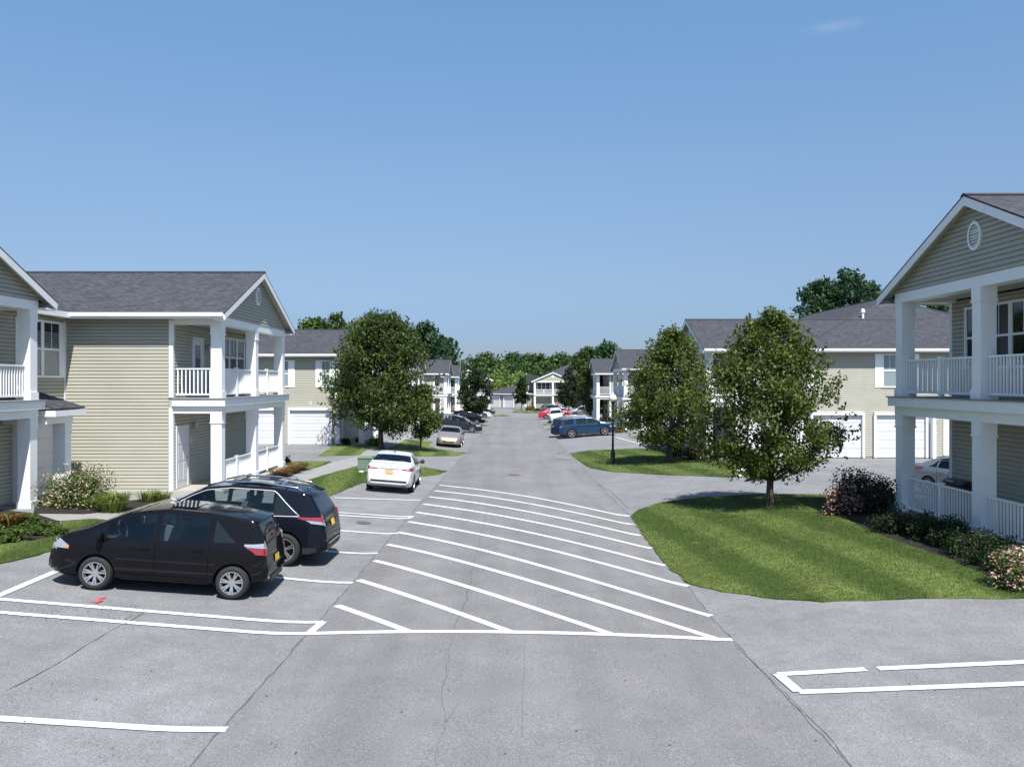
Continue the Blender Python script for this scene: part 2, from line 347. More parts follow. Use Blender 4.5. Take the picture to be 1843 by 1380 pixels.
def ribbon(mb, a, b, wd, off, step=.3, wob=0):
    a = Vector(a); b = Vector(b); d = Vector((b.x-a.x, b.y-a.y, 0)); n = max(1, int(d.length/step)); t = Vector((-d.y, d.x, 0)).normalized()
    pts = []
    for i in range(n+1):
        c = a+d*i/n; c = c+t*rnd.uniform(-wob, wob) if 0 < i < n else c
        ww = wd/2*(1+ (rnd.uniform(-.5, .7) if wob else 0))
        for s in (-1, 1):
            q = c+t*s*ww; pts.append((q.x, q.y, gz(q.x, q.y)+off))
    mb.add(pts, [(2*i, 2*i+1, 2*i+3, 2*i+2) for i in range(n)])

# ---------------------------------------------------------------- ground, road, parking
def frange(a, b, s):
    r = []; x = a
    while x < b-1e-6: r.append(x); x += s
    return r+[b]
def grid_sheet(name, xs, ys, fz, mt):
    mb = MB(); nx = len(xs)
    for y in ys:
        for x in xs: mb.v.append((x, y, fz(x, y)))
    for j in range(len(ys)-1):
        for i in range(nx-1): mb.f.append((j*nx+i, j*nx+i+1, (j+1)*nx+i+1, (j+1)*nx+i)); mb.m.append(0)
    o = mb.build(name, mt, None, smooth=True, recalc=False); o['kind'] = 'structure'; return o
GR = []
gx = frange(-3000, -300, 300)[:-1]+frange(-300, 300, 30)[:-1]+frange(300, 3000, 300)
gy = frange(-300, -30, 90)[:-1]+frange(-30, 300, 15)[:-1]+frange(300, 4000, 370)
grid_sheet('ground', gx, gy, lambda x, y: gz(x, y)-.25-(.3 if y < 200 else 0), SOIL)
grid_sheet('parking_lot', frange(-45, -12, 3)[:-1]+frange(-12, 15, .5)[:-1]+frange(15, 60, 3), frange(-6, 62, .5)[:-1]+frange(62, 183, 2), lambda x, y: gz(x, y), ASPH)
LS = [(410, 1300), (545, 1150), (635, 1048), (733, 934), (825, 830), (875, 769), (893, 750)]
RS = [(1532, 1380), (1319, 1152), (1280, 1110), (1236, 1052), (1135, 930), (1065, 860), (1025, 816), (983, 774), (966, 752)]
ls = pix(LS); rs = pix(RS)
ls = [Vector((-3.4, -5, 0)), Vector((-3.4, 6, 0))]+ls; rs = [Vector((3.75, -5, 0)), Vector((3.7, 5, 0))]+rs
def seam_x(pts, y): return interp([(p.y, p.x) for p in pts], y)
ys_ = frange(-5, 30, .4)[:-1]+frange(30, min(ls[-1].y, rs[-1].y), 1)
mb = MB(); NC = 28
for y in ys_:
    a = seam_x(ls, y); b = seam_x(rs, y)
    for i in range(NC+1):
        x = lerp(a, b, i/NC); mb.v.append((x, y, gz(x, y)+.006))
for j in range(len(ys_)-1):
    for i in range(NC): k = j*(NC+1)+i; mb.f.append((k, k+1, k+NC+2, k+NC+1)); mb.m.append(0)
mb.build('road', ROAD, None, smooth=True, recalc=False)['kind'] = 'structure'

# painted lines
mk = MB()
HATCH = [((791, 873), (1133, 929)), ((782, 883), (1139, 944)), ((772, 894), (1153, 964)), ((762, 907), (1173, 987)), ((750, 922), (1198, 1018)), ((735, 939), (1239, 1055)),
         ((717, 958), (1280, 1109)), ((698, 980), (1289, 1150)), ((674, 1009), (1098, 1141)), ((645, 1044), (920, 1138)), ((606, 1090), (739, 1138))]
for a, b in HATCH: ribbon(mk, P(*a), P(*b), .15, .012, .25)
ribbon(mk, P(555, 1141), P(1318, 1152), .16, .016, .25)
mk.build('crosshatch_marking', PAINT, None, smooth=True, recalc=False)['kind'] = 'structure'
mk = MB()
for a, b in [((602, 896), (757, 900)), ((560, 919), (740, 929.5)), ((560, 924.5), (737, 933)), ((560, 951), (717, 960)), ((480, 985), (680, 996)), ((440, 1034), (635, 1049)),
             ((-60, 1074), (581, 1120)), ((-60, 1098), (556, 1141)), ((-80, 1289), (408, 1313.5)), ((-30, 1084), (100, 1029)),
             ((1400, 1214), (1558, 1205)), ((1580, 1204), (1980, 1186)), ((1437, 1246), (1980, 1226)),
             ((1006, 787), (1109, 787)), ((1109, 787), (1151, 798.5)), ((740, 787), (792, 773)), ((792, 773), (868, 777)), ((745, 783), (770, 776)), ((1008, 775), (1090, 775)), ((830, 764), (880, 764))]:
    ribbon(mk, P(*a), P(*b), .15, .014, .3)
for a, b in [((581, 1120), (556, 1141)), ((1400, 1214), (1437, 1246)), ((741, 929.5), (737, 933))]: ribbon(mk, P(*a), P(*b), .15, .018, .3)
mk.build('parking_marking', PAINT, None, smooth=True, recalc=False)['kind'] = 'structure'
mk = MB()
for a, b in [((168, 1084), (180, 1083)), ((180, 1083), (178, 1078)), ((178, 1078), (190, 1076)), ((172, 1086), (185, 1081))]: ribbon(mk, P(*a), P(*b), .05, .02)
mk.build('red_marking', REDP, None, recalc=False)['kind'] = 'structure'
# cracks and seams
ck = MB()
def crack(lst, wd, wob, off=.009):
    p = pix(lst)
    for a, b in zip(p, p[1:]): ribbon(ck, a, b, wd, off, .22, wob)
for L_, w0 in ((ls[2:], .02), (rs[2:], .012)):
    for a, b in zip(L_, L_[1:]): ribbon(ck, a, b, w0, .010, .25, .02)
ribbon(ck, Vector((-3.4, 6, 0)), ls[2], .014, .01, .2, .02)
crack([(785, 1380), (800, 1300), (798, 1230), (808, 1180), (814, 1150)], .007, .035); crack([(800, 1300), (828, 1262)], .006, .03); crack([(936, 1375), (941, 1260), (946, 1150)], .004, .01)
crack([(826, 1110), (845, 1055), (858, 990), (868, 955), (878, 905), (890, 870)], .009, .04); crack([(858, 990), (905, 975)], .007, .04); crack([(845, 1055), (838, 1085), (826, 1112), (818, 1135)], .01, .04)
crack([(858, 1030), (890, 1018)], .005, .03); crack([(868, 1000), (900, 985)], .005, .03); crack([(1000, 1072), (1075, 1065)], .008, .02)
crack([(10, 1243), (110, 1190), (190, 1140), (262, 1101)], .01, .02)
crack([(1075, 870), (1100, 885), (1130, 915)], .02, .03)
crack([(1320, 1160), (1380, 1215), (1450, 1285), (1500, 1335), (1535, 1385)], .006, .02, .012)
ck.build('pavement_crack', CRACK, None, recalc=False)['kind'] = 'structure'
# oil stain, dark patch by the right drain, tar specks
st = MB()
for (px, py, rx, ry) in [(655, 941, .28, .10), (1012, 827, .7, .12)]:
    c = P(px, py); n = 14
    pts = [(c.x, c.y, gz(c.x, c.y)+.012)]+[(c.x+rx*math.cos(6.283*i/n)*rnd.uniform(.6, 1.1), c.y+ry*3*math.sin(6.283*i/n)*rnd.uniform(.6, 1.1), 0) for i in range(n)]
    pts = [(x, y, gz(x, y)+.012) for x, y, _ in pts]
    st.add(pts, [(0, i+1, (i+1) % n+1) for i in range(n)])
for k in range(290):
    if k < 190: px = rnd.gauss(90, 110); py = rnd.gauss(1103, 14)
    else: px = rnd.uniform(0, 1843); py = rnd.uniform(960, 1370)
    if px < -40: continue
    c = P(px, py); r = rnd.uniform(.006, .015); a = rnd.uniform(0, 3.14)
    st.add([(c.x+r*1.6*math.cos(a), c.y+r*1.6*math.sin(a), c.z+.02), (c.x-r*math.sin(a), c.y+r*math.cos(a), c.z+.02), (c.x-r*1.6*math.cos(a), c.y-r*1.6*math.sin(a), c.z+.02), (c.x+r*math.sin(a), c.y-r*math.cos(a), c.z+.02)], [(0, 1, 2, 3)])
st.build('tar_specks_and_patch', STAIN_PATCH, None, recalc=False)['kind'] = 'stuff'

# lawns, beds, paths
LA = pix([(1135, 930), (1150, 918), (1190, 905), (1260, 896), (1330, 892), (1400, 890), (1490, 892), (1505, 915), (1530, 940), (1580, 962), (1640, 985), (1700, 1005), (1765, 1032), (1843, 1064), (1990, 1110), (1990, 1073), (1843, 1077), (1740, 1077), (1620, 1079), (1480, 1084), (1400, 1079), (1300, 1066), (1240, 1051), (1195, 1015), (1168, 980)])
def grassy(poly, name='lawn', off=.03): return drape(name, poly, off, LAWN, .5, skirt=.06, jag=.045)
grassy(LA)
bed = [P(1490, 892), P(1505, 915), P(1530, 940), P(1580, 962), P(1640, 985), P(1700, 1005), P(1765, 1032), P(1843, 1064), P(1990, 1110)]
bed2 = [Vector(v) for v in bed]+[Vector((11.4, bed[-1].y, 0)), Vector((11.4, 23.5, 0)), Vector((10.4, 24.6, 0))]
drape('mulch_bed', bed2, .028, MULCH, .5, skirt=.05, jag=.03)
LB = pix([(1026, 816), (1060, 811), (1110, 809), (1165, 808), (1215, 812), (1235, 826), (1290, 831), (1335, 833), (1370, 845), (1385, 855), (1378, 859), (1300, 859), (1200, 855), (1100, 849), (1062, 842), (1045, 832)])
grassy(LB)
grassy(pix([(1133, 786), (1150, 783), (1195, 783), (1200, 792), (1170, 797)]))
grassy(pix([(976, 763), (1003, 762), (1003, 764), (980, 765)])); grassy(pix([(983, 772), (1003, 770), (1003, 773), (986, 774)]))
LD = pix([(-90, 985), (-90, 1040), (0, 1015), (50, 1004), (100, 991), (160, 966), (215, 940), (165, 935), (110, 940), (105, 965), (60, 975)])
grassy(LD)
drape('mulch_bed', pix([(-90, 915), (-90, 985), (60, 975), (105, 965), (108, 940), (60, 925), (0, 918)]), .03, MULCH, .5, skirt=.05)
LE = pix([(550, 866), (600, 851), (662, 834), (700, 836), (757, 840), (805, 848), (790, 854), (757, 858), (700, 862), (650, 870), (625, 880), (595, 893), (575, 885)])
grassy(LE)
grassy(pix([(573, 821), (598, 804), (615, 801), (667, 805), (645, 820)]))
LG = pix([(690, 820), (701, 807), (730, 791), (779, 795), (770, 801), (785, 808), (838, 814), (828, 820), (759, 821)])
grassy(LG)
grassy(pix([(519, 832), (560, 830), (596, 831), (579, 839), (547, 846), (530, 846)]))
grassy(pix([(888, 750), (890, 747), (914, 747), (918, 749)])); grassy(pix([(921, 742), (928, 739), (978, 739), (980, 743)])); grassy(pix([(850, 759), (872, 757), (880, 760), (860, 761)])); grassy(pix([(862, 766), (868, 764), (880, 765), (874, 767)]))
drape('mulch_bed', pix([(486, 862), (486, 850), (519, 833), (547, 846), (520, 858), (500, 864)]), .03, MULCH, .5, skirt=.05)
drape('mulch_bed', pix([(60, 925), (65, 905), (235, 902), (305, 893), (310, 905), (235, 918), (150, 926)]), .03, MULCH, .5, skirt=.05)
drape('sidewalk', pix([(108, 938), (60, 929), (60, 925), (150, 926), (235, 918), (310, 905), (480, 863), (500, 864), (520, 858), (579, 839), (600, 832), (640, 822), (667, 805), (700, 795), (745, 778), (765, 779), (730, 791), (701, 807), (688, 820), (662, 834), (600, 851), (550, 866), (530, 876), (330, 925), (216, 938), (165, 934)]), .014, CONC, .5)
drape('sidewalk', [Vector((-14.8, 24.4, 0)), Vector((-9.9, 24.9, 0)), Vector((-9.0, 28.0, 0)), Vector((-14.8, 28.1, 0))], .02, CONC, .5)

# ---------------------------------------------------------------- buildings
def siding(mb, a0, a1, z0, z1, b=0.0, pitch=.116, clip=None, lip=.036):
    z = z0
    while z < z1-1e-4:
        t = min(z+pitch, z1)
        if clip:
            l0, r0 = clip(z); l1, r1 = clip(t)
            if r0-l0 < .02: break
        else: l0, r0, l1, r1 = a0, a1, a0, a1
        q = z+(t-z)*.60; lq = lerp(l0, l1, .6); rq = lerp(r0, r1, .6)      # dutch-lap profile: flat face, recessed top
        mb.add([(l0, b-.004, z), (r0, b-.004, z), (r0, b+lip, z), (l0, b+lip, z), (rq, b+lip-.006, q), (lq, b+lip-.006, q), (r1, b, t), (l1, b, t)], [(0, 3, 2, 1), (3, 5, 4, 2), (5, 7, 6, 4)])
        z = t
    return mb
def window(root, fr, a0, a1, z0, z1, units=1, shutter=0, b=.02, blind=True, sid=True, pale=False):
    mb = MB(fr); t = .07
    mb.box(a0-t, a1+t, b, b+.055, z1, z1+t); mb.box(a0-t, a1+t, b, b+.06, z0-t, z0); mb.box(a0-t, a0, b, b+.05, z0, z1); mb.box(a1, a1+t, b, b+.05, z0, z1)
    win = mb.build('window', WHITE, root)
    wu = (a1-a0)/units; zm = (z0+z1)/2
    fr2 = MB(fr)
    for k in range(units):
        l = a0+k*wu
        if k: fr2.box(l-.05, l+.05, b, b+.048, z0, z1)
        for (s, e) in ((l+(.05 if k else 0), l+wu-(.05 if k < units-1 else 0)),):
            fr2.box(s, e, b, b+.04, zm-.03, zm+.03)
            fr2.box((s+e)/2-.009, (s+e)/2+.009, b, b+.03, zm+.03, z1)
            fr2.box(s, s+.035, b, b+.036, z0, zm-.03); fr2.box(e-.035, e, b, b+.036, z0, zm-.03)
            fr2.box(s, s+.035, b, b+.036, zm+.03, z1); fr2.box(e-.035, e, b, b+.036, zm+.03, z1)
    fr2.build('frame', WHITE, win)
    p = MB(fr); p.poly((a0, b+.016, z0), (a1, b+.016, z0), (a1, b+.016, zm), (a0, b+.016, zm)); p.build('pane', (PALE if pale else BLIND) if blind else GLASS, win)
    p = MB(fr); p.poly((a0, b+.018, zm), (a1, b+.018, zm), (a1, b+.018, z1), (a0, b+.018, z1)); p.build('pane', PALE if pale else GLASS, win)
    if blind and not pale:
        bl = MB(fr)
        for k in range(int((z1-zm-.3)/.06)): bl.box(a0+.04, a1-.04, b+.018, b+.021, zm+.04+k*.06, zm+.065+k*.06)
        bl.build('blind', BLIND, win)
    for s in ((-1, 1) if shutter else ()):
        if sid is not True and s != sid: continue
        x0 = (a0-t-shutter-.01) if s < 0 else a1+t+.01
        sh = MB(fr); sh.box(x0, x0+shutter, b, b+.04, z0-t, z1+t)
        for (q0, q1) in ((z0, zm-.04), (zm+.04, z1)): sh.box(x0+.05, x0+shutter-.05, b+.04, b+.05, q0, q1)
        sh.build('shutter', WHITE, root)
    return win
def door(root, fr, a0, a1, z0, z1, b=.02, glass=False):
    mb = MB(fr); t = .09
    mb.box(a0-t, a1+t, b, b+.05, z1, z1+t); mb.box(a0-t, a0, b, b+.05, z0, z1); mb.box(a1, a1+t, b, b+.05, z0, z1); mb.box(a0, a1, b, b+.03, z0, z1)
    w_ = (a1-a0)
    if not glass:
        for q0, q1 in ((.12, .42), (.46, .70), (.74, .92)):
            for h in (0, 1):
                l = a0+.1+h*(w_/2-.03); mb.box(l, l+w_/2-.17, b+.03, b+.038, z0+(z1-z0)*q0, z0+(z1-z0)*q1)
    d = mb.build('door', WHITE2, root)
    if glass: MB(fr).box(a0+.2, a1-.2, b+.03, b+.036, z0+.9, z1-.2).build('pane', GLASS, d)
    MB(fr).tube([(a1-.08, b+.02, z0+1.0), (a1-.08, b+.09, z0+1.0)], [.028, .028], 8).build('handle', GREY, d)
    return d
def garage_door(root, fr, a0, a1, z0, z1, b=.02):
    mb = MB(fr); t = .12
    mb.box(a0-t, a1+t, b, b+.19, z1, z1+t+.02); mb.box(a0-t, a0, b, b+.17, z0, z1); mb.box(a1, a1+t, b, b+.17, z0, z1)
    fm = mb.build('door_surround', WHITE, root); mb = MB(fr)
    n = 5; h = (z1-z0)/n
    for k in range(n):
        q0 = z0+k*h; mb.box(a0, a1, b, b+.02, q0+.012, q0+h)
        nn = 4; ww = (a1-a0)/nn
        mb.box(a0+.04, a1-.04, b+.02, b+.028, q0+.07, q0+h*.48); mb.box(a0+.04, a1-.04, b+.02, b+.028, q0+h*.56, q0+h-.05)
    mb.box(a0, a1, b, b+.006, z0, z1)
    return mb.build('garage_door', WHITE2, root)
def lantern(root, fr, a, z, b=.02):
    mb = MB(fr); mb.box(a-.06, a+.06, b, b+.03, z-.12, z+.12); mb.tube([(a, b, z+.08), (a, b+.12, z+.14)], [.015, .015], 6)
    mb.tube([(a, b+.13, z-.12), (a, b+.13, z-.1), (a, b+.13, z+.1), (a, b+.13, z+.16)], [.04, .06, .085, .02], 8)
    return mb.build('wall_lamp', GREY, root)
def plate(root, fr, a, z, ch='8', b=.022):
    mb = MB(fr); n = 14; pts = [(a+.09*math.cos(6.283*i/n), b, z+.13*math.sin(6.283*i/n)) for i in range(n)]
    mb.prism(pts, (0, .02, 0)); p = mb.build('number_plate', WHITE2, root)
    m2 = MB(fr)
    for z0, z1, c in ((z+.01, z+.075, 0), (z-.075, z-.01, 0)):
        m2.box(a-.03, a+.03, b+.021, b+.024, z1-.013, z1); m2.box(a-.03, a+.03, b+.021, b+.024, z0, z0+.013)
        m2.box(a-.03, a-.018, b+.021, b+.024, z0+.013, z1-.013); m2.box(a+.018, a+.03, b+.021, b+.024, z0+.013, z1-.013)
    m2.build('numeral', DARK, p)
def railing(root, fr, a0, a1, b, z, h=1.0, posts=True, along='a'):
    mb = MB(fr)
    def bx(s0, s1, w_, z0, z1):
        if along == 'a': mb.box(s0, s1, b-w_/2, b+w_/2, z0, z1)
        else: mb.box(b-w_/2, b+w_/2, s0, s1, z0, z1)
    bx(a0, a1, .07, z+h-.045, z+h); bx(a0, a1, .05, z+.09, z+.14)
    mid = (a0+a1)/2; L_ = a1-a0
    n = max(2, int(L_/.125))
    for k in range(n):
        s = a0+(k+.5)*L_/n
        if posts and abs(s-mid) < .08: continue
        bx(s-.018, s+.018, .036, z+.14, z+h-.045)
    if posts:
        bx(mid-.055, mid+.055, .11, z+.02, z+h+.02); bx(mid-.07, mid+.07, .14, z+h+.02, z+h+.05)
    return mb.build('railing', WHITE, root)
def column(root, fr, a, b, z0, z1, s=.36):
    mb = MB(fr); h = s/2
    mb.box(a-h, a+h, b-h, b+h, z0+.22, z1-.34)
    mb.box(a-h-.03, a+h+.03, b-h-.03, b+h+.03, z0, z0+.22); mb.box(a-h-.03, a+h+.03, b-h-.03, b+h+.03, z1-.34, z1-.30); mb.box(a-h-.012, a+h+.012, b-h-.012, b+h+.012, z1-.30, z1)
    return mb.build('column', WHITE, root)
PITCH = .425
def gable_roof(root, fr, W, ez, ufront, uback, ov=.5, pitch=PITCH, backrake=False):
    rz = ez+pitch*(W/2+ov); mid = W/2; t = .05
    # shingle slabs
    mb = MB(fr)
    for (v0, v1) in ((-ov-.04, mid), (W+ov+.04, mid)):
        zz0 = ez-pitch*.04
        mb.prism([(v0, ufront+.03, zz0), (v1, ufront+.03, rz), (v1, uback, rz), (v0, uback, zz0)], (0, 0, -.04))
    roof = mb.build('roof', ROOF, root)
    rc = MB(fr)
    rc.prism([(mid-.14, ufront+.04, rz-.035), (mid, ufront+.04, rz+.035), (mid+.14, ufront+.04, rz-.035)], (0, uback-ufront-.04, 0))
    rc.build('ridge_cap', RIDGE, roof)
    # fascia + rake boards
    tr = MB(fr)
    for s in (-1, 1):
        v0 = mid+s*(W/2+ov)
        a, b_ = sorted((v0, v0+s*.03)); tr.box(a, b_, uback, ufront, ez-.22, ez-.03)          # eave fascia
        g0, g1 = sorted((v0+s*.03, v0+s*.13)); tr.box(g0, g1, uback, ufront-.02, ez-.14, ez-.02)   # gutter
        tr.prism([(v0, ufront, ez-.045), (mid, ufront, rz-.045), (mid, ufront, rz-.25), (v0, ufront, ez-.25)], (0, .03, 0))
        tr.box(*sorted((v0, mid+s*(W/2))), ufront-.34, ufront-.0, ez-.27, ez-.225)
    tr.build('fascia', WHITE, root)
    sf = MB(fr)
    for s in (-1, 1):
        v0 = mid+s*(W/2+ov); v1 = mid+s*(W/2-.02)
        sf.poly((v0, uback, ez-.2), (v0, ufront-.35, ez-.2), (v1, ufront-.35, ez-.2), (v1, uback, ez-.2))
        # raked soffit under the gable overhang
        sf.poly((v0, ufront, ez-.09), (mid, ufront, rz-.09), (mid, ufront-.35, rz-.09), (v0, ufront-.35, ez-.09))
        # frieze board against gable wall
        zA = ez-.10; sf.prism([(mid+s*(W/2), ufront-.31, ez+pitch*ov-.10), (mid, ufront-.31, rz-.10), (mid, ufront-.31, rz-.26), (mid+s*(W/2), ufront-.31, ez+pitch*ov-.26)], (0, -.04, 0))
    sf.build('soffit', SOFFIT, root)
    return rz
def wing(root, fr, base, deck, beam, ez, depth=1.65, W=8.0, L=9, siderail=True, detail=True, lower_rail=True, wall_len=None, upper_side_near=True):
    """two-storey porch wing. fr: a along the street, b outwards from the facade plane, origin z = 0 at the world's zero"""
    wl = wall_len if wall_len else L
    rz = gable_roof(root, fr, W, ez, .25, -L)
    # walls
    wfr = Fr(fr(0, -depth, 0), fr.A, fr.N)
    mb = MB(wfr); siding(mb, .1, W-.1, base+.15, deck-.32); siding(mb, .1, W-.1, deck, beam+.05)
    sn = fr.side(0, -depth); mb.fr = sn; siding(mb, .11, wl-depth, base+.1, ez-.2)
    far = Fr(fr(W, -depth, 0), fr.A*0-fr.N, fr.A); mb.fr = far; siding(mb, .11, wl-depth, base+.1, ez-.2)
    # gable wall
    mid = W/2
    mb.fr = fr
    zg0 = beam+.27
    siding(mb, 0, W, zg0, rz-.12, b=-.02, clip=lambda z: (lambda h: (mid-h, mid+h))(max(0, min(W/2, (rz-.1-z)/PITCH))))
    mb.build('wall', SIDE, root)
    # solid core behind siding
    co_ = MB(fr); co_.box(.01, W-.01, -L+.02, -depth-.01, base-.6, ez-.21); co_.build('wall_core', SIDE, root)
    fo = MB(fr); fo.box(-.012, W+.012, -wl, -depth+.012, base-.7, base+.1); fo.build('foundation', CONC, root)
    # corner boards
    for v in (0, W):
        s = 1 if v == 0 else -1
        cb = MB(fr); cb.box(*sorted((v-s*.035, v+s*.1)), -depth-.1, -depth+.035, base+.1, deck-.33); cb.build('corner_board', WHITE, root)
        cb = MB(fr); cb.box(*sorted((v-s*.035, v+s*.1)), -depth-.1, -depth+.035, deck+.01, ez-.22); cb.build('corner_board', WHITE, root)
    # porch slab, deck and beams
    MB(fr).box(-.1, W+.1, -depth+.04, .1, base-.6, base+.14).build('porch_floor', SLAB, root)
    d = MB(fr); d.box(-.12, W+.12, -depth+.036, .14, deck-.27, deck-.03); d.box(.0, W, -depth+.036, .0, deck-.52, deck-.27)
    dk = d.build('deck', WHITE, root)
    # open the underside look with an inner ceiling
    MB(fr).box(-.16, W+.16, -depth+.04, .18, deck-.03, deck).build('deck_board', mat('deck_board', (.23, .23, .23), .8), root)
    bm_ = MB(fr); bm_.box(-.0, W, -.38, -.0, beam, beam+.26); bm_.box(0, .36, -depth+.04, -.38, beam, beam+.26); bm_.box(W-.36, W, -depth+.04, -.38, beam, beam+.26)
    bm_.build('beam', WHITE, root)
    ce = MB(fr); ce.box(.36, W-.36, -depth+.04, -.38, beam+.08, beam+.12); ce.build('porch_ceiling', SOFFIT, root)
    c = .2
    for v in (c, mid, W-c):
        column(root, fr, v, -c, base+.14, deck-.52); column(root, fr, v, -c, deck, beam)
    for (s0, s1) in ((c+.2, mid-.2), (mid+.2, W-c-.2)):
        railing(root, fr, s0, s1, -c, deck)
        if lower_rail: railing(root, fr, s0, s1, -c, base+.14, .95)
    for v in (c, W-c):
        railing(root, fr, -depth+.05, -c-.2, v, deck, posts=False, along='b')
    # vent
    vt = MB(fr); vz = rz-.95; n = 24
    ring = lambda r, b: [(mid+r*.8*math.cos(6.283*i/n), b, vz+r*math.sin(6.283*i/n)) for i in range(n)]
    o_ = ring(.34, .045); i_ = ring(.26, .045); ob = ring(.34, -.02)
    vt.add(o_+i_+ob, [(i, (i+1) % n, n+(i+1) % n, n+i) for i in range(n)]+[(i, (i+1) % n, 2*n+(i+1) % n, 2*n+i) for i in range(n)])
    vt.add(ring(.27, .005), [tuple(range(n))])
    for k in range(7):
        zz = vz-.21+k*.07; hw = .8*math.sqrt(max(.001, .26**2-(zz-vz)**2)); vt.prism([(mid-hw, .012, zz+.022), (mid-hw, .045, zz-.01), (mid-hw, .045, zz-.022), (mid-hw, .012, zz+.01)], (2*hw, 0, 0))
    vt.build('gable_vent', WHITE, root)
    return rz
def hip_roof(root, x0, x1, y0, y1, ez, pitch=.43, ov=.45):
    X0, X1, Y0, Y1 = x0-ov, x1+ov, y0-ov, y1+ov
    h = min(X1-X0, Y1-Y0)/2; rz = ez+pitch*h
    if Y1-Y0 >= X1-X0: A = ((X0+X1)/2, Y0+h); B = ((X0+X1)/2, Y1-h)
    else: A = (X0+h, (Y0+Y1)/2); B = (X1-h, (Y0+Y1)/2)
    pts = [(X0, Y0, ez), (X1, Y0, ez), (X1, Y1, ez), (X0, Y1, ez), (A[0], A[1], rz), (B[0], B[1], rz)]
    if Y1-Y0 >= X1-X0: fs = [(0, 1, 4), (1, 2, 5, 4), (2, 3, 5), (3, 0, 4, 5)]
    else: fs = [(0, 1, 5, 4), (1, 2, 5), (2, 3, 4, 5), (3, 0, 4)]
    mb = MB(); mb.add(pts, fs+[(3, 2, 1, 0)]); r = mb.build('roof', ROOF, root)
    rc = MB(); 
    cap = lambda p, q: rc.tube([p, q], [.06, .06], 6)
    for i, e in ((0, 4), (1, 4), (2, 5), (3, 5)) if Y1-Y0 >= X1-X0 else ((0, 4), (1, 5), (2, 5), (3, 4)): cap(pts[i], pts[e])
    if (Vector(A)-Vector(B)).length > .05: cap(pts[4], pts[5])
    rc.build('ridge_cap', ROOF, r)
    f = MB(); f.box(X0-.005, X1+.005, Y0-.035, Y0-.005, ez-.2, ez-.012); f.box(X0-.005, X1+.005, Y1+.005, Y1+.035, ez-.2, ez-.012)
    f.box(X0-.035, X0-.005, Y0, Y1, ez-.2, ez-.012); f.box(X1+.005, X1+.035, Y0, Y1, ez-.2, ez-.012); f.build('fascia', WHITE, root)
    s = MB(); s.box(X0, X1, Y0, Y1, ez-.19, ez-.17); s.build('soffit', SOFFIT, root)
    return rz
def block(root, x0, x1, y0, y1, base, ez, roof=True, pitch=.43, faces='SWEN'):
    mb = MB()
    for f in faces:
        fr = {'S': Fr((x0, y0, 0), (1, 0, 0), (0, -1, 0)), 'N': Fr((x0, y1, 0), (1, 0, 0), (0, 1, 0)), 'E': Fr((x1, y0, 0), (0, 1, 0), (1, 0, 0)), 'W': Fr((x0, y0, 0), (0, 1, 0), (-1, 0, 0))}[f]
        mb.fr = fr; siding(mb, 0, (x1-x0) if f in 'SN' else (y1-y0), base+.1, ez-.18)
    mb.build('wall', SIDE, root)
    MB().box(x0+.01, x1-.01, y0+.01, y1-.01, base-.6, ez-.2).build('wall_core', SIDE, root)
    MB().box(x0-.012, x1+.012, y0-.012, y1+.012, base-.7, base+.1).build('foundation', CONC, root)
    if roof: return hip_roof(root, x0, x1, y0, y1, ez, pitch)

def east(x, y): return Fr((x, y, 0), (0, 1, 0), (1, 0, 0))    # facade looks towards +X
def west(x, y): return Fr((x, y, 0), (0, 1, 0), (-1, 0, 0))
def south(x, y): return Fr((x, y, 0), (1, 0, 0), (0, -1, 0))

# --- near left building: two porch wings on a hipped block
b = thing('apartment_building', (-20, 26, .3), 'sage-sided two-storey apartment building with two balcony gables, nearest on the left behind the black cars', 'building', None)
X2, Y2, base2 = -9.57, 28.0, .31
wing(b, east(X2, Y2), base2, 3.56, 6.03, 6.40, depth=1.67, L=11, wall_len=5.28)
bf = Fr((X2-1.67, Y2, 0), (0, 1, 0), (1, 0, 0))
door(b, bf, .32, 1.22, base2+.16, base2+2.2); lantern(b, bf, 1.75, 2.55); plate(b, bf, 1.6, 2.05)
door(b, bf, 1.75, 2.65, 3.58, 5.62, glass=True); lantern(b, bf, 3.1, 5.35); window(b, bf, 4.7, 7.5, 4.35, 5.8, units=3, blind=False)
# block behind
block(b, -31.0, -14.85, 19.0, 34.2, .31, 6.40, faces='ES', pitch=.425)
wf = Fr((-14.85, 20.0, 0), (0, 1, 0), (1, 0, 0))
window(b, wf, 5.55, 7.6, 4.3, 6.0, units=2, shutter=.36)
garage_door(b, wf, 5.1, 7.3, .42, 2.75)
cbm = MB(wf); cbm.box(7.9, 8.0, .02, .05, .45, 6.15); cbm.build('corner_board', WHITE, b)
MB(wf).box(4.9, 5.1, .02, .12, 3.75, 4.0).build('meter_box', TRIMB, b)
# second wing (left edge of the picture)
wing(b, east(-13.6, 16.2), .31, 3.58, 6.17, 6.47, depth=1.25, L=9, wall_len=2, lower_rail=False)
lw = Fr((-14.85, 16.2, 0), (0, 1, 0), (1, 0, 0))
lantern(b, lw, 7.05, 2.65); plate(b, lw, 7.1, 2.15); door(b, lw, 5.5, 6.4, .46, 2.5); window(b, lw, 4.0, 6.9, 4.4, 5.9, units=3, blind=False)
sh = MB(); sh.prism([(-13.2, 24.35, 3.32), (-14.83, 24.35, 3.85), (-14.83, 24.35, 3.80), (-13.2, 24.35, 3.27)], (0, 1.75, 0)); sh.build('porch_roof', ROOF, b)
sh = MB(); sh.box(-14.82, -13.19, 24.36, 26.14, 3.08, 3.25); sh.box(-14.8, -13.5, 24.45, 25.95, 2.85, 3.08); sh.build('fascia', WHITE, b)
column(b, ID, -13.68, 25.65, .31, 2.85)
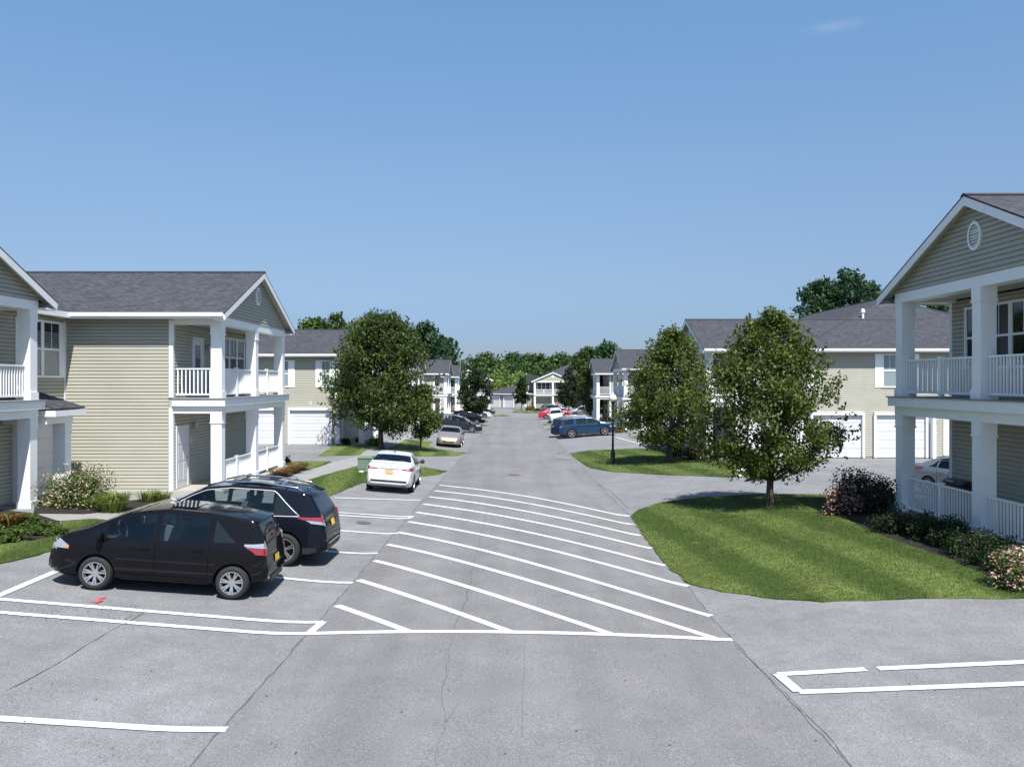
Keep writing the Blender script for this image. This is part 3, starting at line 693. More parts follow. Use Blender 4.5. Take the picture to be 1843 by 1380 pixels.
MB().box(-14.83, -13.3, 24.31, 26.0, -.2, .38).build('porch_floor', SLAB, b)

# --- near right building
b = thing('apartment_building', (16, 19, .4), 'apartment building with shaded balconies and gable vent, nearest on the right beside the striped lawn', 'building')
XR, YR, bR = 10.8, 15.2, .41
wing(b, west(XR, YR), bR, 3.70, 6.27, 6.50, depth=1.57, L=9)
rf = Fr((XR+1.57, YR, 0), (0, 1, 0), (-1, 0, 0))
window(b, rf, 4.2, 7.15, 4.5, 6.02, units=3, blind=False); door(b, rf, .9, 1.8, 3.72, 5.8, glass=True); door(b, rf, 1.0, 1.9, .56, 2.6)
window(b, rf, 2.6, 3.4, 4.5, 6.02, blind=False)
block(b, 18.0, 33.0, 4.0, 21.0, .41, 6.50, faces='WN')

# --- second right building with garages facing the camera
b = thing('apartment_building', (24, 55, -.1), 'apartment building with white garage doors and hipped roof, behind the two trees on the right', 'building')
g2 = -.10
wing(b, west(11.0, 46), g2, 3.25, 5.7, 5.93, depth=1.65, L=14, wall_len=5.5)
hip_b = block(b, 16.5, 32.0, 46, 74, g2, 5.94, faces='SW')
sf = south(0, 46)
for a0 in (13.43, 16.84, 20.33): garage_door(b, sf, a0, a0+2.73, g2+.02, g2+2.38)
window(b, sf, 20.75, 22.3, 3.85, 5.58, units=2, shutter=.36, pale=True); window(b, sf, 15.1, 16.6, 3.85, 5.58, units=2, shutter=.33, pale=True)
lantern(b, sf, 18.3, 3.2); lantern(b, sf, 23.6, 1.85); plate(b, sf, 23.62, 1.3); door(b, sf, 24.15, 25.0, g2+.15, 2.1)
MB(sf).box(23.27, 23.45, .02, .5, g2, 2.3).build('column', WHITE, b); MB(sf).box(25.15, 25.5, .02, .5, g2, 2.5).build('column', WHITE, b)
vp = MB(); vp.tube([(21.45, 50.2, 7.6), (21.45, 50.2, 8.25), (21.45, 50.2, 8.26), (21.45, 50.2, 8.42), (21.45, 50.2, 8.5)], [.07, .07, .12, .12, .02], 10); vp.build('roof_vent', WHITE, b)
bf = Fr((12.65, 46, 0), (0, 1, 0), (-1, 0, 0))
window(b, bf, 2, 4.8, 3.95, 5.45, units=3, blind=False); door(b, bf, 5.2, 6.1, g2+.15, 2.1)

# --- second left building with garages
b = thing('apartment_building', (-20, 60, -.2), 'apartment building with garage doors half hidden by the big round tree on the left', 'building')
g3 = -.23
wing(b, east(-9.75, 57), g3, 3.05, 5.5, 6.0, depth=1.7, L=12, wall_len=9)
block(b, -35, -18.7, 57, 80, g3, 6.01, faces='SE')
sf = south(0, 57)
garage_door(b, sf, -14.8, -12.05, g3+.02, g3+2.4); garage_door(b, sf, -18.45, -15.7, g3+.02, g3+2.4)
window(b, sf, -12.65, -12.07, 3.8, 5.5, shutter=.33, pale=True); window(b, sf, -15.5, -14.9, 3.8, 5.5, shutter=.33, pale=True)
plate(b, sf, -13.4, 2.65); MB(sf).box(-11.75, -11.48, .02, .06, g3+.1, 5.8).build('corner_board', WHITE, b)
bf = Fr((-11.45, 57, 0), (0, 1, 0), (1, 0, 0)); door(b, bf, 1.7, 2.6, 3.05, 5.1, glass=True); window(b, bf, 4.5, 7.2, 3.9, 5.3, units=3, blind=False); door(b, bf, .4, 1.3, g3+.15, 1.95)

# --- farther buildings along the street
def far_wing(x, y, side, label, extra=None):
    g = gz(x-2*side if side > 0 else x+2, y)
    b = thing('apartment_building', (x, y, g), label, 'building')
    fr = east(x, y) if side > 0 else west(x, y)
    wing(b, fr, g, g+3.25, g+5.7, g+5.95, L=10)
    bf = Fr((x-1.65*side, y, 0), (0, 1, 0), (side, 0, 0))
    window(b, bf, 4.6, 7.4, g+4.1, g+5.55, units=3, blind=False); door(b, bf, 1.4, 2.3, g+3.27, g+5.35, glass=True); door(b, bf, .4, 1.3, g+.15, g+2.2)
    sf = south(0, y)
    xs = x-5.5 if side > 0 else x+2.7
    garage_door(b, sf, xs, xs+2.73, g+.02, g+2.38); window(b, sf, xs+.6, xs+2.1, g+3.9, g+5.55, shutter=.33)
    return b, g
b, g = far_wing(-9.4, 86, 1, 'grey-roofed apartment building almost hidden behind the right edge of the big round tree')
b, g = far_wing(-7.9, 110, 1, 'apartment building with white balcony columns above the dark minivan on the left')
b, g = far_wing(-8.0, 135, 1, 'smaller balcony building just left of the dark conical tree on the left side')
b, g = far_wing(11.1, 79, -1, 'apartment building with white columns right behind the globe street lamp')
block(b, 19, 32, 79.5, 100, g, g+6.0, faces='SW')
b, g = far_wing(11.1, 103, -1, 'apartment building roof showing over the trees beyond the blue car')
# building that closes the left view
x, y = -3.2, 158; g = gz(x, y)
b = thing('apartment_building', (x-4, y, g), 'distant building end with sloping roof left of the small white garages', 'building')
wing(b, south(x-8, y), g, g+3.25, g+5.7, g+5.95, L=8)
window(b, Fr((x, y+1.65, 0), (0, 1, 0), (1, 0, 0)), 1.5, 2.9, g+3.9, g+5.5); window(b, south(x-8, y+1.65), .8, 3.2, g+4, g+5.5, units=2, blind=False); window(b, south(x-8, y+1.65), 4.8, 7.2, g+4, g+5.5, units=2, blind=False)
# frontal building at the end of the street
g = -1.7
b = thing('apartment_building', (12, 175, g), 'distant building facing the street with white double-decker porch and round gable vent', 'building')
wing(b, south(5.7, 175), g, g+3.25, g+5.7, g+5.95, L=10)
window(b, south(5.7, 176.65), .8, 3.4, g+4, g+5.5, units=3, blind=False); window(b, south(5.7, 176.65), 4.7, 7.3, g+4, g+5.5, units=3, blind=False)
block(b, 6.5, 24, 180, 195, g, g+6.3)
block(b, 4.6, 6.3, 181, 190, g, g+5.6, roof=False); MB().box(4.2, 7, 180.6, 190.4, g+5.6, g+7.2).build('roof', ROOF, b)
# far garages
gg = -1.3
b = thing('garage_building', (0, 0, 0), 'low hipped garage with two white doors at the end of the street', 'garage')
block(b, -3.6, 3.6, -3.2, 3.2, 0, 2.95, pitch=.42)
for a0 in (-3.1, .55): garage_door(b, south(0, -3.2), a0, a0+2.5, .02, 2.3)
lantern(b, south(0, -3.2), -.02, 2.3); door(b, Fr((3.6, -3.2, 0), (0, 1, 0), (1, 0, 0)), 3, 3.9, .1, 2.1)
b.location = (XD(921, 177), 177, gg); b.rotation_euler.z = R(-39)

# ---------------------------------------------------------------- cars
def car_paint(name, col, metal=.0, rough=.25):
    return mat(name, col, min(rough, .05) if max(col) < .1 and not metal else rough, metal=metal, coat=0 if max(col) < .1 else .6, spec=.20 if max(col) < .1 else .5)
def cg_nodes(m, n, l, b):
    tr = n.new('ShaderNodeBsdfTransparent'); tr.inputs[0].default_value = (.62, .70, .70, 1)
    gl = n.new('ShaderNodeBsdfGlossy'); gl.inputs['Roughness'].default_value = .01; gl.inputs[0].default_value = (.9, .95, 1, 1)
    fr = n.new('ShaderNodeFresnel'); fr.inputs[0].default_value = 1.5; mx = n.new('ShaderNodeMixShader')
    l.new(fr.outputs[0], mx.inputs[0]); l.new(tr.outputs[0], mx.inputs[1]); l.new(gl.outputs[0], mx.inputs[2]); l.new(mx.outputs[0], n['Material Output'].inputs[0])
CARGLASS = mat('car_glass', (.010, .014, .016), .02, spec=.45, build=cg_nodes)
DARKGLASS = mat('privacy_glass', (.010, .014, .016), .02, spec=.45); SEAT = mat('seat_fabric', (.20, .20, .21), .9); CABIN = mat('cabin_plastic', (.05, .05, .052), .8)
REDL = mat('tail_light', (.24, .008, .014), .12, spec=.8, coat=1); CLEARL = mat('clear_light', (.45, .47, .49), .1, metal=.5, coat=1); AMBER = mat('amber_light', (.6, .2, .03), .2, coat=1)
PLATE_Y = mat('yellow_plate', (.75, .50, .03), .5); PLATE_O = mat('orange_plate', (.75, .32, .10), .5)
def csm(pts, x):   # smoothed piecewise interpolation
    d = .05; return (interp(pts, x-d)+2*interp(pts, x)+interp(pts, x+d))/4
class Car:
    def __init__(s, spec): s.__dict__.update(spec)
    def zt(s, x): return csm(s.top, x) if .06 < x < s.L-.06 else interp(s.top, x)
    def wd(s, x): return s.W/2*csm(s.plan, x)
    def belt(s, x): return min(interp(s.beltl, x), s.zt(x)-.035)
    def zb(s, x): return interp([(0, .36), (.35, .22), (s.L-.4, .20), (s.L, .27)], x)
    def ring(s, x):
        w_ = s.wd(x); t = s.zt(x); bl = s.belt(x); zb = s.zb(x); g = min(1, max(0, (t-bl-.05)/.42))
        wr = w_*lerp(.93, s.rw, g)
        hgt = bl-zb
        return [(0, zb), (w_*.84, zb), (w_*.955, zb+.06), (w_*.99, zb+hgt*.28), (w_*.978, zb+hgt*.58), (w_, zb+hgt*.76), (w_*.955, bl)]+s.win_pts(w_*.955, bl, wr, t-.03-.05*g, t)+[(wr, t-.03-.05*g), (wr*.94, t-.012-.018*g), (wr*.6, t-.004-.006*g), (0, t)]
    def win_pts(s, y0, z0, y1, z1, t):
        H = max(1e-4, z1-z0); za = min(z0+.025, z0+H*.3); zb_ = max(min(t-.105, z1-.002), z0+H*.5)
        return [(y0+(y1-y0)*(z-z0)/H, z) for z in (za, zb_)]
    def ys(s, x, z):
        r = s.ring(x)
        for (y0, z0), (y1, z1) in zip(r[1:10], r[2:11]):
            if z0 <= z <= z1: return y0+(y1-y0)*(z-z0)/max(1e-6, z1-z0)
        return r[1][0] if z < r[1][1] else r[10][0]
    def build(s, root, paint, openings=((), ())):
        n = 90; xs = sorted(set([q for o in openings for ab in o for q in ab]+[s.L*(1-math.cos(math.pi*i/n))/2 for i in range(n+1)]+[s.L*i/40 for i in range(41)]))
        mb = MB(); N = 24
        for x in xs:
            r = s.ring(x); full = r+[(-y, z) for y, z in reversed(r[1:-1])]
            mb.v += [(x, y, z) for y, z in full]
        for j in range(len(xs)-1):
            xm = (xs[j]+xs[j+1])/2
            side = any(a+.012 <= xm <= b_-.012 for a, b_ in openings[0]); top_ = any(a+.01 <= xm <= b_-.01 for a, b_ in openings[1])
            for i in range(N):
                if (side and i in (7, N-8)) or (top_ and i in (10, 11, N-11, N-12)): continue
                mb.f.append((j*N+i, j*N+(i+1) % N, (j+1)*N+(i+1) % N, (j+1)*N+i)); mb.m.append(0)
        mb.f.append(tuple(range(N-1, -1, -1))); mb.m.append(0); mb.f.append(tuple(range((len(xs)-1)*N, len(xs)*N))); mb.m.append(0)
        body = mb.build('body', [paint, BLACKP], None, smooth=True)
        # wheel arches cut by cylinders
        cut = MB()
        for wx in (s.rx, s.fx):
            for sg in (-1, 1):
                k = 28; rr = s.r+.055
                cut.v += [(wx+rr*math.cos(6.2832*i/k), sg*(s.W/2-.30), s.r+rr*math.sin(6.2832*i/k)) for i in range(k)]+[(wx+rr*math.cos(6.2832*i/k), sg*(s.W/2+.3), s.r+rr*math.sin(6.2832*i/k)) for i in range(k)]
                q = len(cut.v)-2*k
                cut.f += [tuple(q+i for i in range(k)), tuple(q+2*k-1-i for i in range(k))]+[(q+i, q+k+i, q+k+(i+1) % k, q+(i+1) % k) for i in range(k)]; cut.m += [0]*(k+2)
        cm = cut.build('cutter', BLACKP, None)
        md = body.modifiers.new('b', 'BOOLEAN'); md.object = cm; md.operation = 'DIFFERENCE'; md.solver = 'EXACT'
        try: md.material_mode = 'TRANSFER'
        except Exception: pass
        dg = bpy.context.evaluated_depsgraph_get(); me = bpy.data.meshes.new_from_object(body.evaluated_get(dg)); body.modifiers.clear(); body.data = me
        bpy.data.objects.remove(cm)
        me.polygons.foreach_set('use_smooth', [True]*len(me.polygons))
        bm = bmesh.new(); bm.from_mesh(me)
        for e in bm.edges:
            if len(e.link_faces) == 2 and e.calc_face_angle(0) > R(38): e.smooth = False
        bm.to_mesh(me); bm.free()
        body.parent = root; s.body = body; return body
    def side_patch(s, name, mt, x0, x1, lo, hi, sg, off=.006, nx=14, nz=4, parent=None):
        mb = MB(); pts = []
        for i in range(nx+1):
            x = lerp(x0, x1, i/nx); a, b_ = lo(x), hi(x)
            for j in range(nz+1):
                z = lerp(a, b_, j/nz); pts.append((x, sg*(s.ys(x, z)+off), z))
        mb.add(pts, [(i*(nz+1)+j, (i+1)*(nz+1)+j, (i+1)*(nz+1)+j+1, i*(nz+1)+j+1) for i in range(nx) for j in range(nz)])
        return mb.build(name, mt, parent, smooth=True)
    def top_patch(s, name, mt, x0, x1, f0, off=.008, parent=None, nx=10, ny=10, f1=None):
        mb = MB(); pts = []; f1 = f1 or f0
        for i in range(nx+1):
            x = lerp(x0, x1, i/nx); r = s.ring(x)
            rr = sorted([(y, z) for y, z in r[9:]])
            dzdx = (s.zt(x+.01)-s.zt(x-.01))/.02; nn = math.hypot(1, dzdx)
            for j in range(ny+1):
                y = lerp(-1, 1, j/ny)*r[9][0]*lerp(f0, f1, i/nx); z = interp(rr, abs(y))
                pts.append((x-dzdx/nn*off, y, z+off/nn))
        mb.add(pts, [(i*(ny+1)+j, (i+1)*(ny+1)+j, (i+1)*(ny+1)+j+1, i*(ny+1)+j+1) for i in range(nx) for j in range(ny)])
        return mb.build(name, mt, parent, smooth=True)
    def xend(s, z, front):
        xs = [s.L*i/400 for i in range(401)]
        if front: xs = xs[::-1]
        for x in xs:
            if s.zt(x)-.02 >= z: return x
        return s.L if front else 0
    def end_patch(s, name, mt, y0, y1, z0, z1, front, off=.01, parent=None, ny=6, nz=4, skew=0, thick=.0):
        mb = MB(); pts = []; sg = 1 if front else -1
        for j in range(nz+1):
            z = lerp(z0, z1, j/nz)
            for i in range(ny+1):
                y = lerp(y0, y1, i/ny)
                zz = z+skew*abs(y)
                x = s.xend(zz, front)
                # corners sweep back where the plan narrows
                k = 0
                while s.ys(x, zz) < abs(y) and k < 60: x -= sg*.01; k += 1
                pts.append((x+sg*off, y, zz))
        mb.add(pts, [(j*(ny+1)+i, j*(ny+1)+i+1, (j+1)*(ny+1)+i+1, (j+1)*(ny+1)+i) for i in range(ny) for j in range(nz)])
        return mb.build(name, mt, parent, smooth=True)
    def wrap(s, name, mt, sg, u0, u1, lo, hi, front, parent, off=.014, ny=16, nz=4):
        mb = MB(); pts = []; e = 1 if front else -1; W2 = s.W/2
        for i in range(ny+1):
            t = i/ny; y = W2*lerp(u0, u1, t)
            for j in range(nz+1):
                z = lerp(lo(t), hi(t), j/nz); x = s.xend(z, front); k = 0
                while s.ys(x, min(z, s.belt(x)-.02)) < y and k < 90: x -= e*.008; k += 1
                yy = min(y, s.ys(x, z)) if k else y
                pts.append((x+e*off, sg*(yy+off*(t if k else 0)), z))
        mb.add(pts, [(i*(nz+1)+j, (i+1)*(nz+1)+j, (i+1)*(nz+1)+j+1, i*(nz+1)+j+1) for i in range(ny) for j in range(nz)])
        return mb.build(name, mt, parent, smooth=True)
    def lip(s, x0, dx, drop, mt, parent):
        mb = MB(); r = s.ring(x0); rr = sorted([(y, z) for y, z in r[9:]]); w_ = r[9][0]*.94; n = 14; top = []; bot = []
        for i in range(n+1):
            y = lerp(-1, 1, i/n); z = interp(rr, abs(y*w_)); k = dx*(1-.35*abs(y)**4)
            top += [(x0+.05, y*w_, z+.012), (x0-k, y*w_*.97, z-drop)]; bot += [(x0+.05, y*w_, z-.05), (x0-k+.01, y*w_*.97, z-drop-.025)]
        q = len(top); mb.add(top+bot, [(2*i, 2*i+1, 2*i+3, 2*i+2) for i in range(n)]+[(q+2*i, q+2*i+2, q+2*i+3, q+2*i+1) for i in range(n)]+[(2*i+1, q+2*i+1, q+2*i+3, 2*i+3) for i in range(n)]+[(0, 1, q+1, q), (2*n, 2*n+1, q+2*n+1, q+2*n)])
        return mb.build('spoiler', mt, parent, smooth=False)
    def wheel(s, root, x, sg, spokes=7, dbl=True, rimr=.68, rimmat=None):
        y = sg*(s.W/2-.115); r = s.r; w_ = .10
        mb = MB(); prof = [(r*.70, w_), (r*.80, w_+.012), (r*.93, w_+.005), (r*.99, w_-.03), (r, 0), (r*.99, -w_+.03), (r*.93, -w_), (r*.6, -w_)]
        k = 36; pts = [(x+rr*math.cos(6.2832*i/k), y+sg*yy, r+rr*math.sin(6.2832*i/k)) for rr, yy in prof for i in range(k)]
        mb.add(pts, [(p*k+i, p*k+(i+1) % k, (p+1)*k+(i+1) % k, (p+1)*k+i) for p in range(len(prof)-1) for i in range(k)])
        mb.add([(x+r*.72*math.cos(6.2832*i/k), y-sg*.02, r+r*.72*math.sin(6.2832*i/k)) for i in range(k)], [tuple(range(k))])
        wh = mb.build('wheel', TYRE, root, smooth=True)
        rm = MB(); rr = r*.70
        prof = [(rr, w_+.004), (rr*.93, w_+.006), (rr*.90, w_-.05), (rr*.88, w_-.05)]
        pts = [(x+a*math.cos(6.2832*i/k), y+sg*yy, r+a*math.sin(6.2832*i/k)) for a, yy in prof for i in range(k)]
        rm.add(pts, [(p*k+i, p*k+(i+1) % k, (p+1)*k+(i+1) % k, (p+1)*k+i) for p in range(len(prof)-1) for i in range(k)])
        for q in range(spokes):
            for dd in ((-.13, .13) if dbl else (0,)):
                a0 = 6.2832*q/spokes+dd*.6+.2; a1 = 6.2832*q/spokes+dd+.2; wsp = .017 if dbl else .030
                def pt(a, rad, t, yy): return (x+rad*math.cos(a)-t*math.sin(a), y+sg*yy, r+rad*math.sin(a)+t*math.cos(a))
                P0 = [pt(a0, rr*.2, -wsp, w_-.03), pt(a0, rr*.2, wsp, w_-.03), pt(a1, rr*.92, wsp*.8, w_-.004), pt(a1, rr*.92, -wsp*.8, w_-.004)]
                P1 = [pt(a0, rr*.2, -wsp, w_-.07), pt(a0, rr*.2, wsp, w_-.07), pt(a1, rr*.92, wsp*.8, w_-.05), pt(a1, rr*.92, -wsp*.8, w_-.05)]
                rm.add(P0+P1, [(0, 1, 2, 3), (0, 3, 7, 4), (1, 5, 6, 2), (2, 6, 7, 3), (0, 4, 5, 1)])
        rm.add([(x+rr*.27*math.cos(6.2832*i/12), y+sg*(w_-.025), r+rr*.27*math.sin(6.2832*i/12)) for i in range(12)]+[(x+rr*.27*math.cos(6.2832*i/12), y+sg*(w_-.07), r+rr*.27*math.sin(6.2832*i/12)) for i in range(12)], [tuple(range(12))]+[(i, (i+1) % 12, 12+(i+1) % 12, 12+i) for i in range(12)])
        rm.build('rim', rimmat or RIM, wh)
        return wh

SP = {}
SP['hatch'] = dict(L=4.10, W=1.70, r=.305, rx=.62, fx=3.12, rw=.76,
    top=[(0, .60), (.02, .66), (.08, 1.0), (.15, 1.16), (.30, 1.43), (.40, 1.485), (1.2, 1.565), (1.9, 1.575), (2.4, 1.51), (2.75, 1.42), (3.40, 1.10), (3.75, .99), (3.95, .88), (4.05, .76), (4.10, .52)],
    beltl=[(0, 1.0), (.5, 1.02), (1.2, .99), (2.4, .95), (3.3, .92), (4.1, .80)],
    plan=[(0, .80), (.10, .90), (.3, .95), (.7, .985), (1.5, 1), (3.0, 1), (3.5, .97), (3.8, .90), (4.0, .78), (4.1, .62)])
SP['suv'] = dict(L=4.64, W=1.84, r=.36, rx=.90, fx=3.60, rw=.76,
    top=[(0, .70), (.03, .82), (.10, 1.08), (.16, 1.16), (.45, 1.58), (.6, 1.64), (1.3, 1.70), (2.2, 1.69), (2.75, 1.60), (3.05, 1.46), (3.62, 1.12), (4.1, 1.04), (4.4, .94), (4.56, .80), (4.64, .58)],
    beltl=[(0, 1.05), (.6, 1.10), (1.4, 1.06), (2.6, 1.02), (3.5, .99), (4.64, .84)],
    plan=[(0, .80), (.12, .91), (.35, .96), (.8, .99), (1.5, 1), (3.4, 1), (3.9, .97), (4.3, .90), (4.52, .78), (4.64, .62)])
SP['bigsuv'] = dict(L=5.0, W=1.98, r=.385, rx=1.05, fx=3.92, rw=.80,
    top=[(0, .75), (.03, .9), (.10, 1.15), (.32, 1.62), (.45, 1.70), (1.2, 1.78), (2.4, 1.76), (2.95, 1.66), (3.25, 1.52), (3.72, 1.22), (4.3, 1.14), (4.7, 1.06), (4.9, .92), (5.0, .62)],
    beltl=[(0, 1.16), (3.6, 1.12), (5, .92)],
    plan=[(0, .84), (.12, .93), (.4, .98), (1, 1), (4, 1), (4.5, .95), (4.85, .82), (5.0, .68)])
SP['sedan'] = dict(L=4.87, W=1.85, r=.335, rx=1.0, fx=3.85, rw=.70,
    top=[(0, .62), (.02, .74), (.06, 1.04), (.12, 1.10), (.62, 1.14), (1.35, 1.40), (1.9, 1.475), (2.4, 1.47), (2.75, 1.40), (3.62, 1.04), (4.3, .90), (4.62, .80), (4.80, .66), (4.87, .50)],
    beltl=[(0, 1.0), (.8, 1.02), (2.6, .96), (3.6, .93), (4.87, .70)],
    plan=[(0, .80), (.10, .90), (.3, .955), (.9, .99), (1.6, 1), (3.5, 1), (4.1, .97), (4.5, .89), (4.75, .76), (4.87, .6)])
SP['van'] = dict(L=4.75, W=1.84, r=.345, rx=.95, fx=3.75, rw=.78,
    top=[(0, .7), (.03, .85), (.08, 1.1), (.30, 1.55), (.45, 1.64), (1.3, 1.70), (2.2, 1.68), (2.75, 1.56), (3.1, 1.40), (3.75, 1.10), (4.3, .98), (4.6, .85), (4.70, .70), (4.75, .54)],
    beltl=[(0, 1.08), (3.5, .98), (4.75, .74)],
    plan=[(0, .82), (.12, .92), (.4, .97), (.8, .99), (1.5, 1), (3.6, 1), (4.1, .96), (4.5, .87), (4.75, .66)])

def make_car(kind, paint, label, cat, loc, rz, tilt=0, detail=2, rear='std', plate_rear=None, plate_front=None, group=None, rimmat=None, spokes=7, dbl=True, name=None, pitchx=0):
    c = Car(SP[kind]); root = thing(name or {'hatch': 'hatchback', 'suv': 'sport_utility_car', 'bigsuv': 'sport_utility_car', 'sedan': 'sedan', 'van': 'minivan'}[kind], (0, 0, 0), label, cat, group)
    L = c.L
    wsr = {'hatch': (2.52, 3.36), 'suv': (2.88, 3.56), 'bigsuv': (3.05, 3.68), 'sedan': (2.80, 3.56), 'van': (2.85, 3.68)}[kind]
    rwr = {'hatch': (.165, .285), 'suv': (.19, .44), 'bigsuv': (.14, .31), 'sedan': (.68, 1.33), 'van': (.11, .29)}[kind]
    sw = {'hatch': [(.60, 1.02, 1), (1.14, 2.0, 0), (2.1, 2.98, 0), (3.03, 3.28, 0)], 'suv': [(.62, 1.18, 1), (1.24, 2.18, 0), (2.26, 3.28, 0)], 'bigsuv': [(.45, 1.30, 0), (1.5, 2.38, 0), (2.48, 3.45, 0)],
          'sedan': [(1.02, 1.36, 1), (1.42, 2.22, 0), (2.30, 3.30, 0)], 'van': [(.45, 1.3, 0), (1.38, 2.3, 0), (2.38, 3.45, 0)]}[kind]
    near = detail > 1
    sopen = [(a, b_) for a, b_, q in sw if not q and b_ < 3.2] + ([(sw[-1][0], 3.1)] if sw[-1][1] >= 3.2 and kind != 'hatch' else []) if near else []
    topen = [(wsr[0], wsr[1]-.06)]+([(rwr[0]+.04, rwr[1]-.03)] if kind == 'sedan' else []) if near else []
    c.build(root, paint, (sopen, topen))
    if near:
        cb_ = MB(); yw = c.W/2*.74; f0 = c.rx-.25 if kind != 'sedan' else 1.15; fl = c.belt(2)-.42
        cb_.box(f0, 3.35, -yw, yw, fl-.03, fl); cb_.box(3.0, 3.42, -yw*.92, yw*.92, fl, c.belt(3.2)-.03)
        if kind == 'sedan': cb_.box(.75, 1.3, -yw*.9, yw*.9, c.belt(1)-.10, c.belt(1)-.06)
        cabin = cb_.build('cabin', CABIN, root)
        for sx in (2.05, 1.15 if kind != 'sedan' else 1.35):
            for sg in (-1, 1):
                k_ = min(1, (c.zt(sx-.2)-.16-fl)/.88)
                m_ = MB(); m_.box(sx, sx+.5, sg*.36-.23, sg*.36+.23, fl, fl+.2); m_.prism([(sx-.04, sg*.36-.23, fl+.1), (sx-.20, sg*.36-.21, fl+.68*k_), (sx-.08, sg*.36-.21, fl+.70*k_), (sx+.12, sg*.36-.23, fl+.1)], (0, .44, 0))
                m_.box(sx-.21, sx-.12, sg*.36-.13, sg*.36+.13, fl+.72*k_, fl+.88*k_); m_.build('seat', SEAT, root)
        n_ = 16; m_ = MB(); ring_ = [(2.86+.05*math.sin(6.283*i/n_), .36+.18*math.cos(6.283*i/n_), fl+.52+.17*math.sin(6.283*i/n_)) for i in range(n_+1)]; m_.tube(ring_, [.016]*(n_+1), 6); m_.build('steering_wheel', CABIN, root)
    for wx in (c.rx, c.fx):
        for sg in (-1, 1): c.wheel(root, wx, sg, spokes, dbl, rimmat=rimmat)
    # glass
    c.top_patch('windscreen', CARGLASS if near else DARKGLASS, *wsr, .96, parent=root, f1=.96)
    c.top_patch('rear_window', CARGLASS if near and kind == 'sedan' else DARKGLASS, *rwr, .95 if kind == 'sedan' else .86, parent=root)
    for (x0, x1, q) in sw:
        for sg in (-1, 1):
            lo = lambda x: c.belt(x)+.025
            def hi(x):
                h = c.zt(x)-.105
                if q: h = min(h, c.belt(x)+.025+(x-x0)/(x1-x0)*.9*(h-c.belt(x)))
                return max(h, c.belt(x)+.027)
            c.side_patch('side_window', CARGLASS if near and not q else DARKGLASS, x0, x1, lo, hi, sg, parent=root)
    if kind in ('suv', 'sedan', 'bigsuv'):   # bright window surround
        x0, x1 = sw[0][0], sw[-1][1]
        for sg in (-1, 1):
            mb = MB(); pts = []
            for i in range(31):
                x = lerp(x0, x1, i/30); z = max(c.zt(x)-.09, c.belt(x)+.03)
                if sw[0][2]: z = min(z, c.belt(x)+.03+max(0, (x-x0)/(sw[0][1]-x0))*.9*(z-c.belt(x)))
                pts.append((x, sg*(c.ys(x, z)+.008), z))
            if kind == 'suv': pts += [(x, sg*(c.ys(x, c.belt(x)+.012)+.006), c.belt(x)+.012) for x in [lerp(x1, x0, i/30) for i in range(31)]]; pts.append(pts[0])
            mb.tube(pts, [.010 if kind == 'suv' else .008]*len(pts), 5); mb.build('window_trim', mat('satin_trim', (.62, .63, .65), .4, metal=.35), root, smooth=True)
    # door gaps, handles, mirrors
    gaps = {'hatch': (1.08, 2.05, 3.05), 'suv': (1.21, 2.22, 3.30), 'bigsuv': (1.4, 2.43, 3.5), 'sedan': (1.39, 2.26, 3.36), 'van': (1.35, 2.34, 3.5)}[kind]
    for sg in (-1, 1):
        for gx_ in gaps: c.side_patch('door_gap', GAP, gx_, gx_+.010, lambda x: .36, lambda x: c.belt(x)-.01, sg, off=.002, nx=1, nz=8, parent=c.body)
        c.side_patch('door_gap', GAP, gaps[0], gaps[2], lambda x: .345, lambda x: .355, sg, off=.002, nz=1, parent=c.body)
        for hx in (gaps[0]+.12, gaps[1]+.12):
            z = c.belt(hx)-.13; y = c.ys(hx, z); mb = MB()
            mb.box(hx, hx+.18, *sorted((sg*(y-.01), sg*(y+.025))), z-.018, z+.018); mb.build('door_handle', paint if kind != 'suv' else CHROME, root)
        mx = gaps[2]-.02; z = c.belt(mx)+.02; y = c.ys(mx, z)
        mb = MB(); n = 8
        mb.tube([(mx+.02, sg*(y-.02), z+.02), (mx, sg*(y+.08), z+.05)], [.03, .03], 6)
        mb.tube([(mx+.09, sg*(y+.13), z+.07), (mx+.06, sg*(y+.13), z+.07), (mx+.0, sg*(y+.13), z+.07), (mx-.04, sg*(y+.13), z+.07)], [.03, .08, .095, .07], 10)
        mb.build('wing_mirror', BLACKP if kind == 'sedan' else paint, root, smooth=True)
        c.side_patch('sill_trim', BLACKP if kind != 'bigsuv' else CHROME, c.rx+.45, c.fx-.45, lambda x: .23, lambda x: .30, sg, off=.012, nz=1, parent=root)
    # lights, ends
    Wd = c.W/2
    if kind in ('hatch',):
        for sg in (-1, 1):
            c.wrap('tail_light', REDL, sg, .70, .93, lambda t: .80+.05*t, lambda t: .93+.04*t, False, root)
            c.wrap('tail_light_lens', CLEARL, sg, .70, .925, lambda t: .935+.04*t, lambda t: 1.12-.09*t, False, root)
            c.side_patch('headlight', CLEARL, 3.64, 3.98, lambda x: .73-.02*(x-3.5), lambda x: .76+.13*min(1,(x-3.60)*4)-.16*max(0,x-3.84), sg, off=.008, parent=root, nx=6)
            c.side_patch('turn_signal', AMBER, 3.64, 3.72, lambda x: .735, lambda x: .775, sg, off=.010, parent=root, nx=2)
            c.end_patch('headlight', CLEARL, sg*.38, sg*.72, .68, .80, True, parent=root, off=.01)
        c.end_patch('grille', BLACKP, -.5, .5, .40, .60, True, parent=root, off=.006)
        c.lip(.42, .22, .03, paint, root)
        c.side_patch('sill_trim', paint, 1.0, 2.75, lambda x: .18, lambda x: .26, -1, off=.03, nz=1, parent=root)
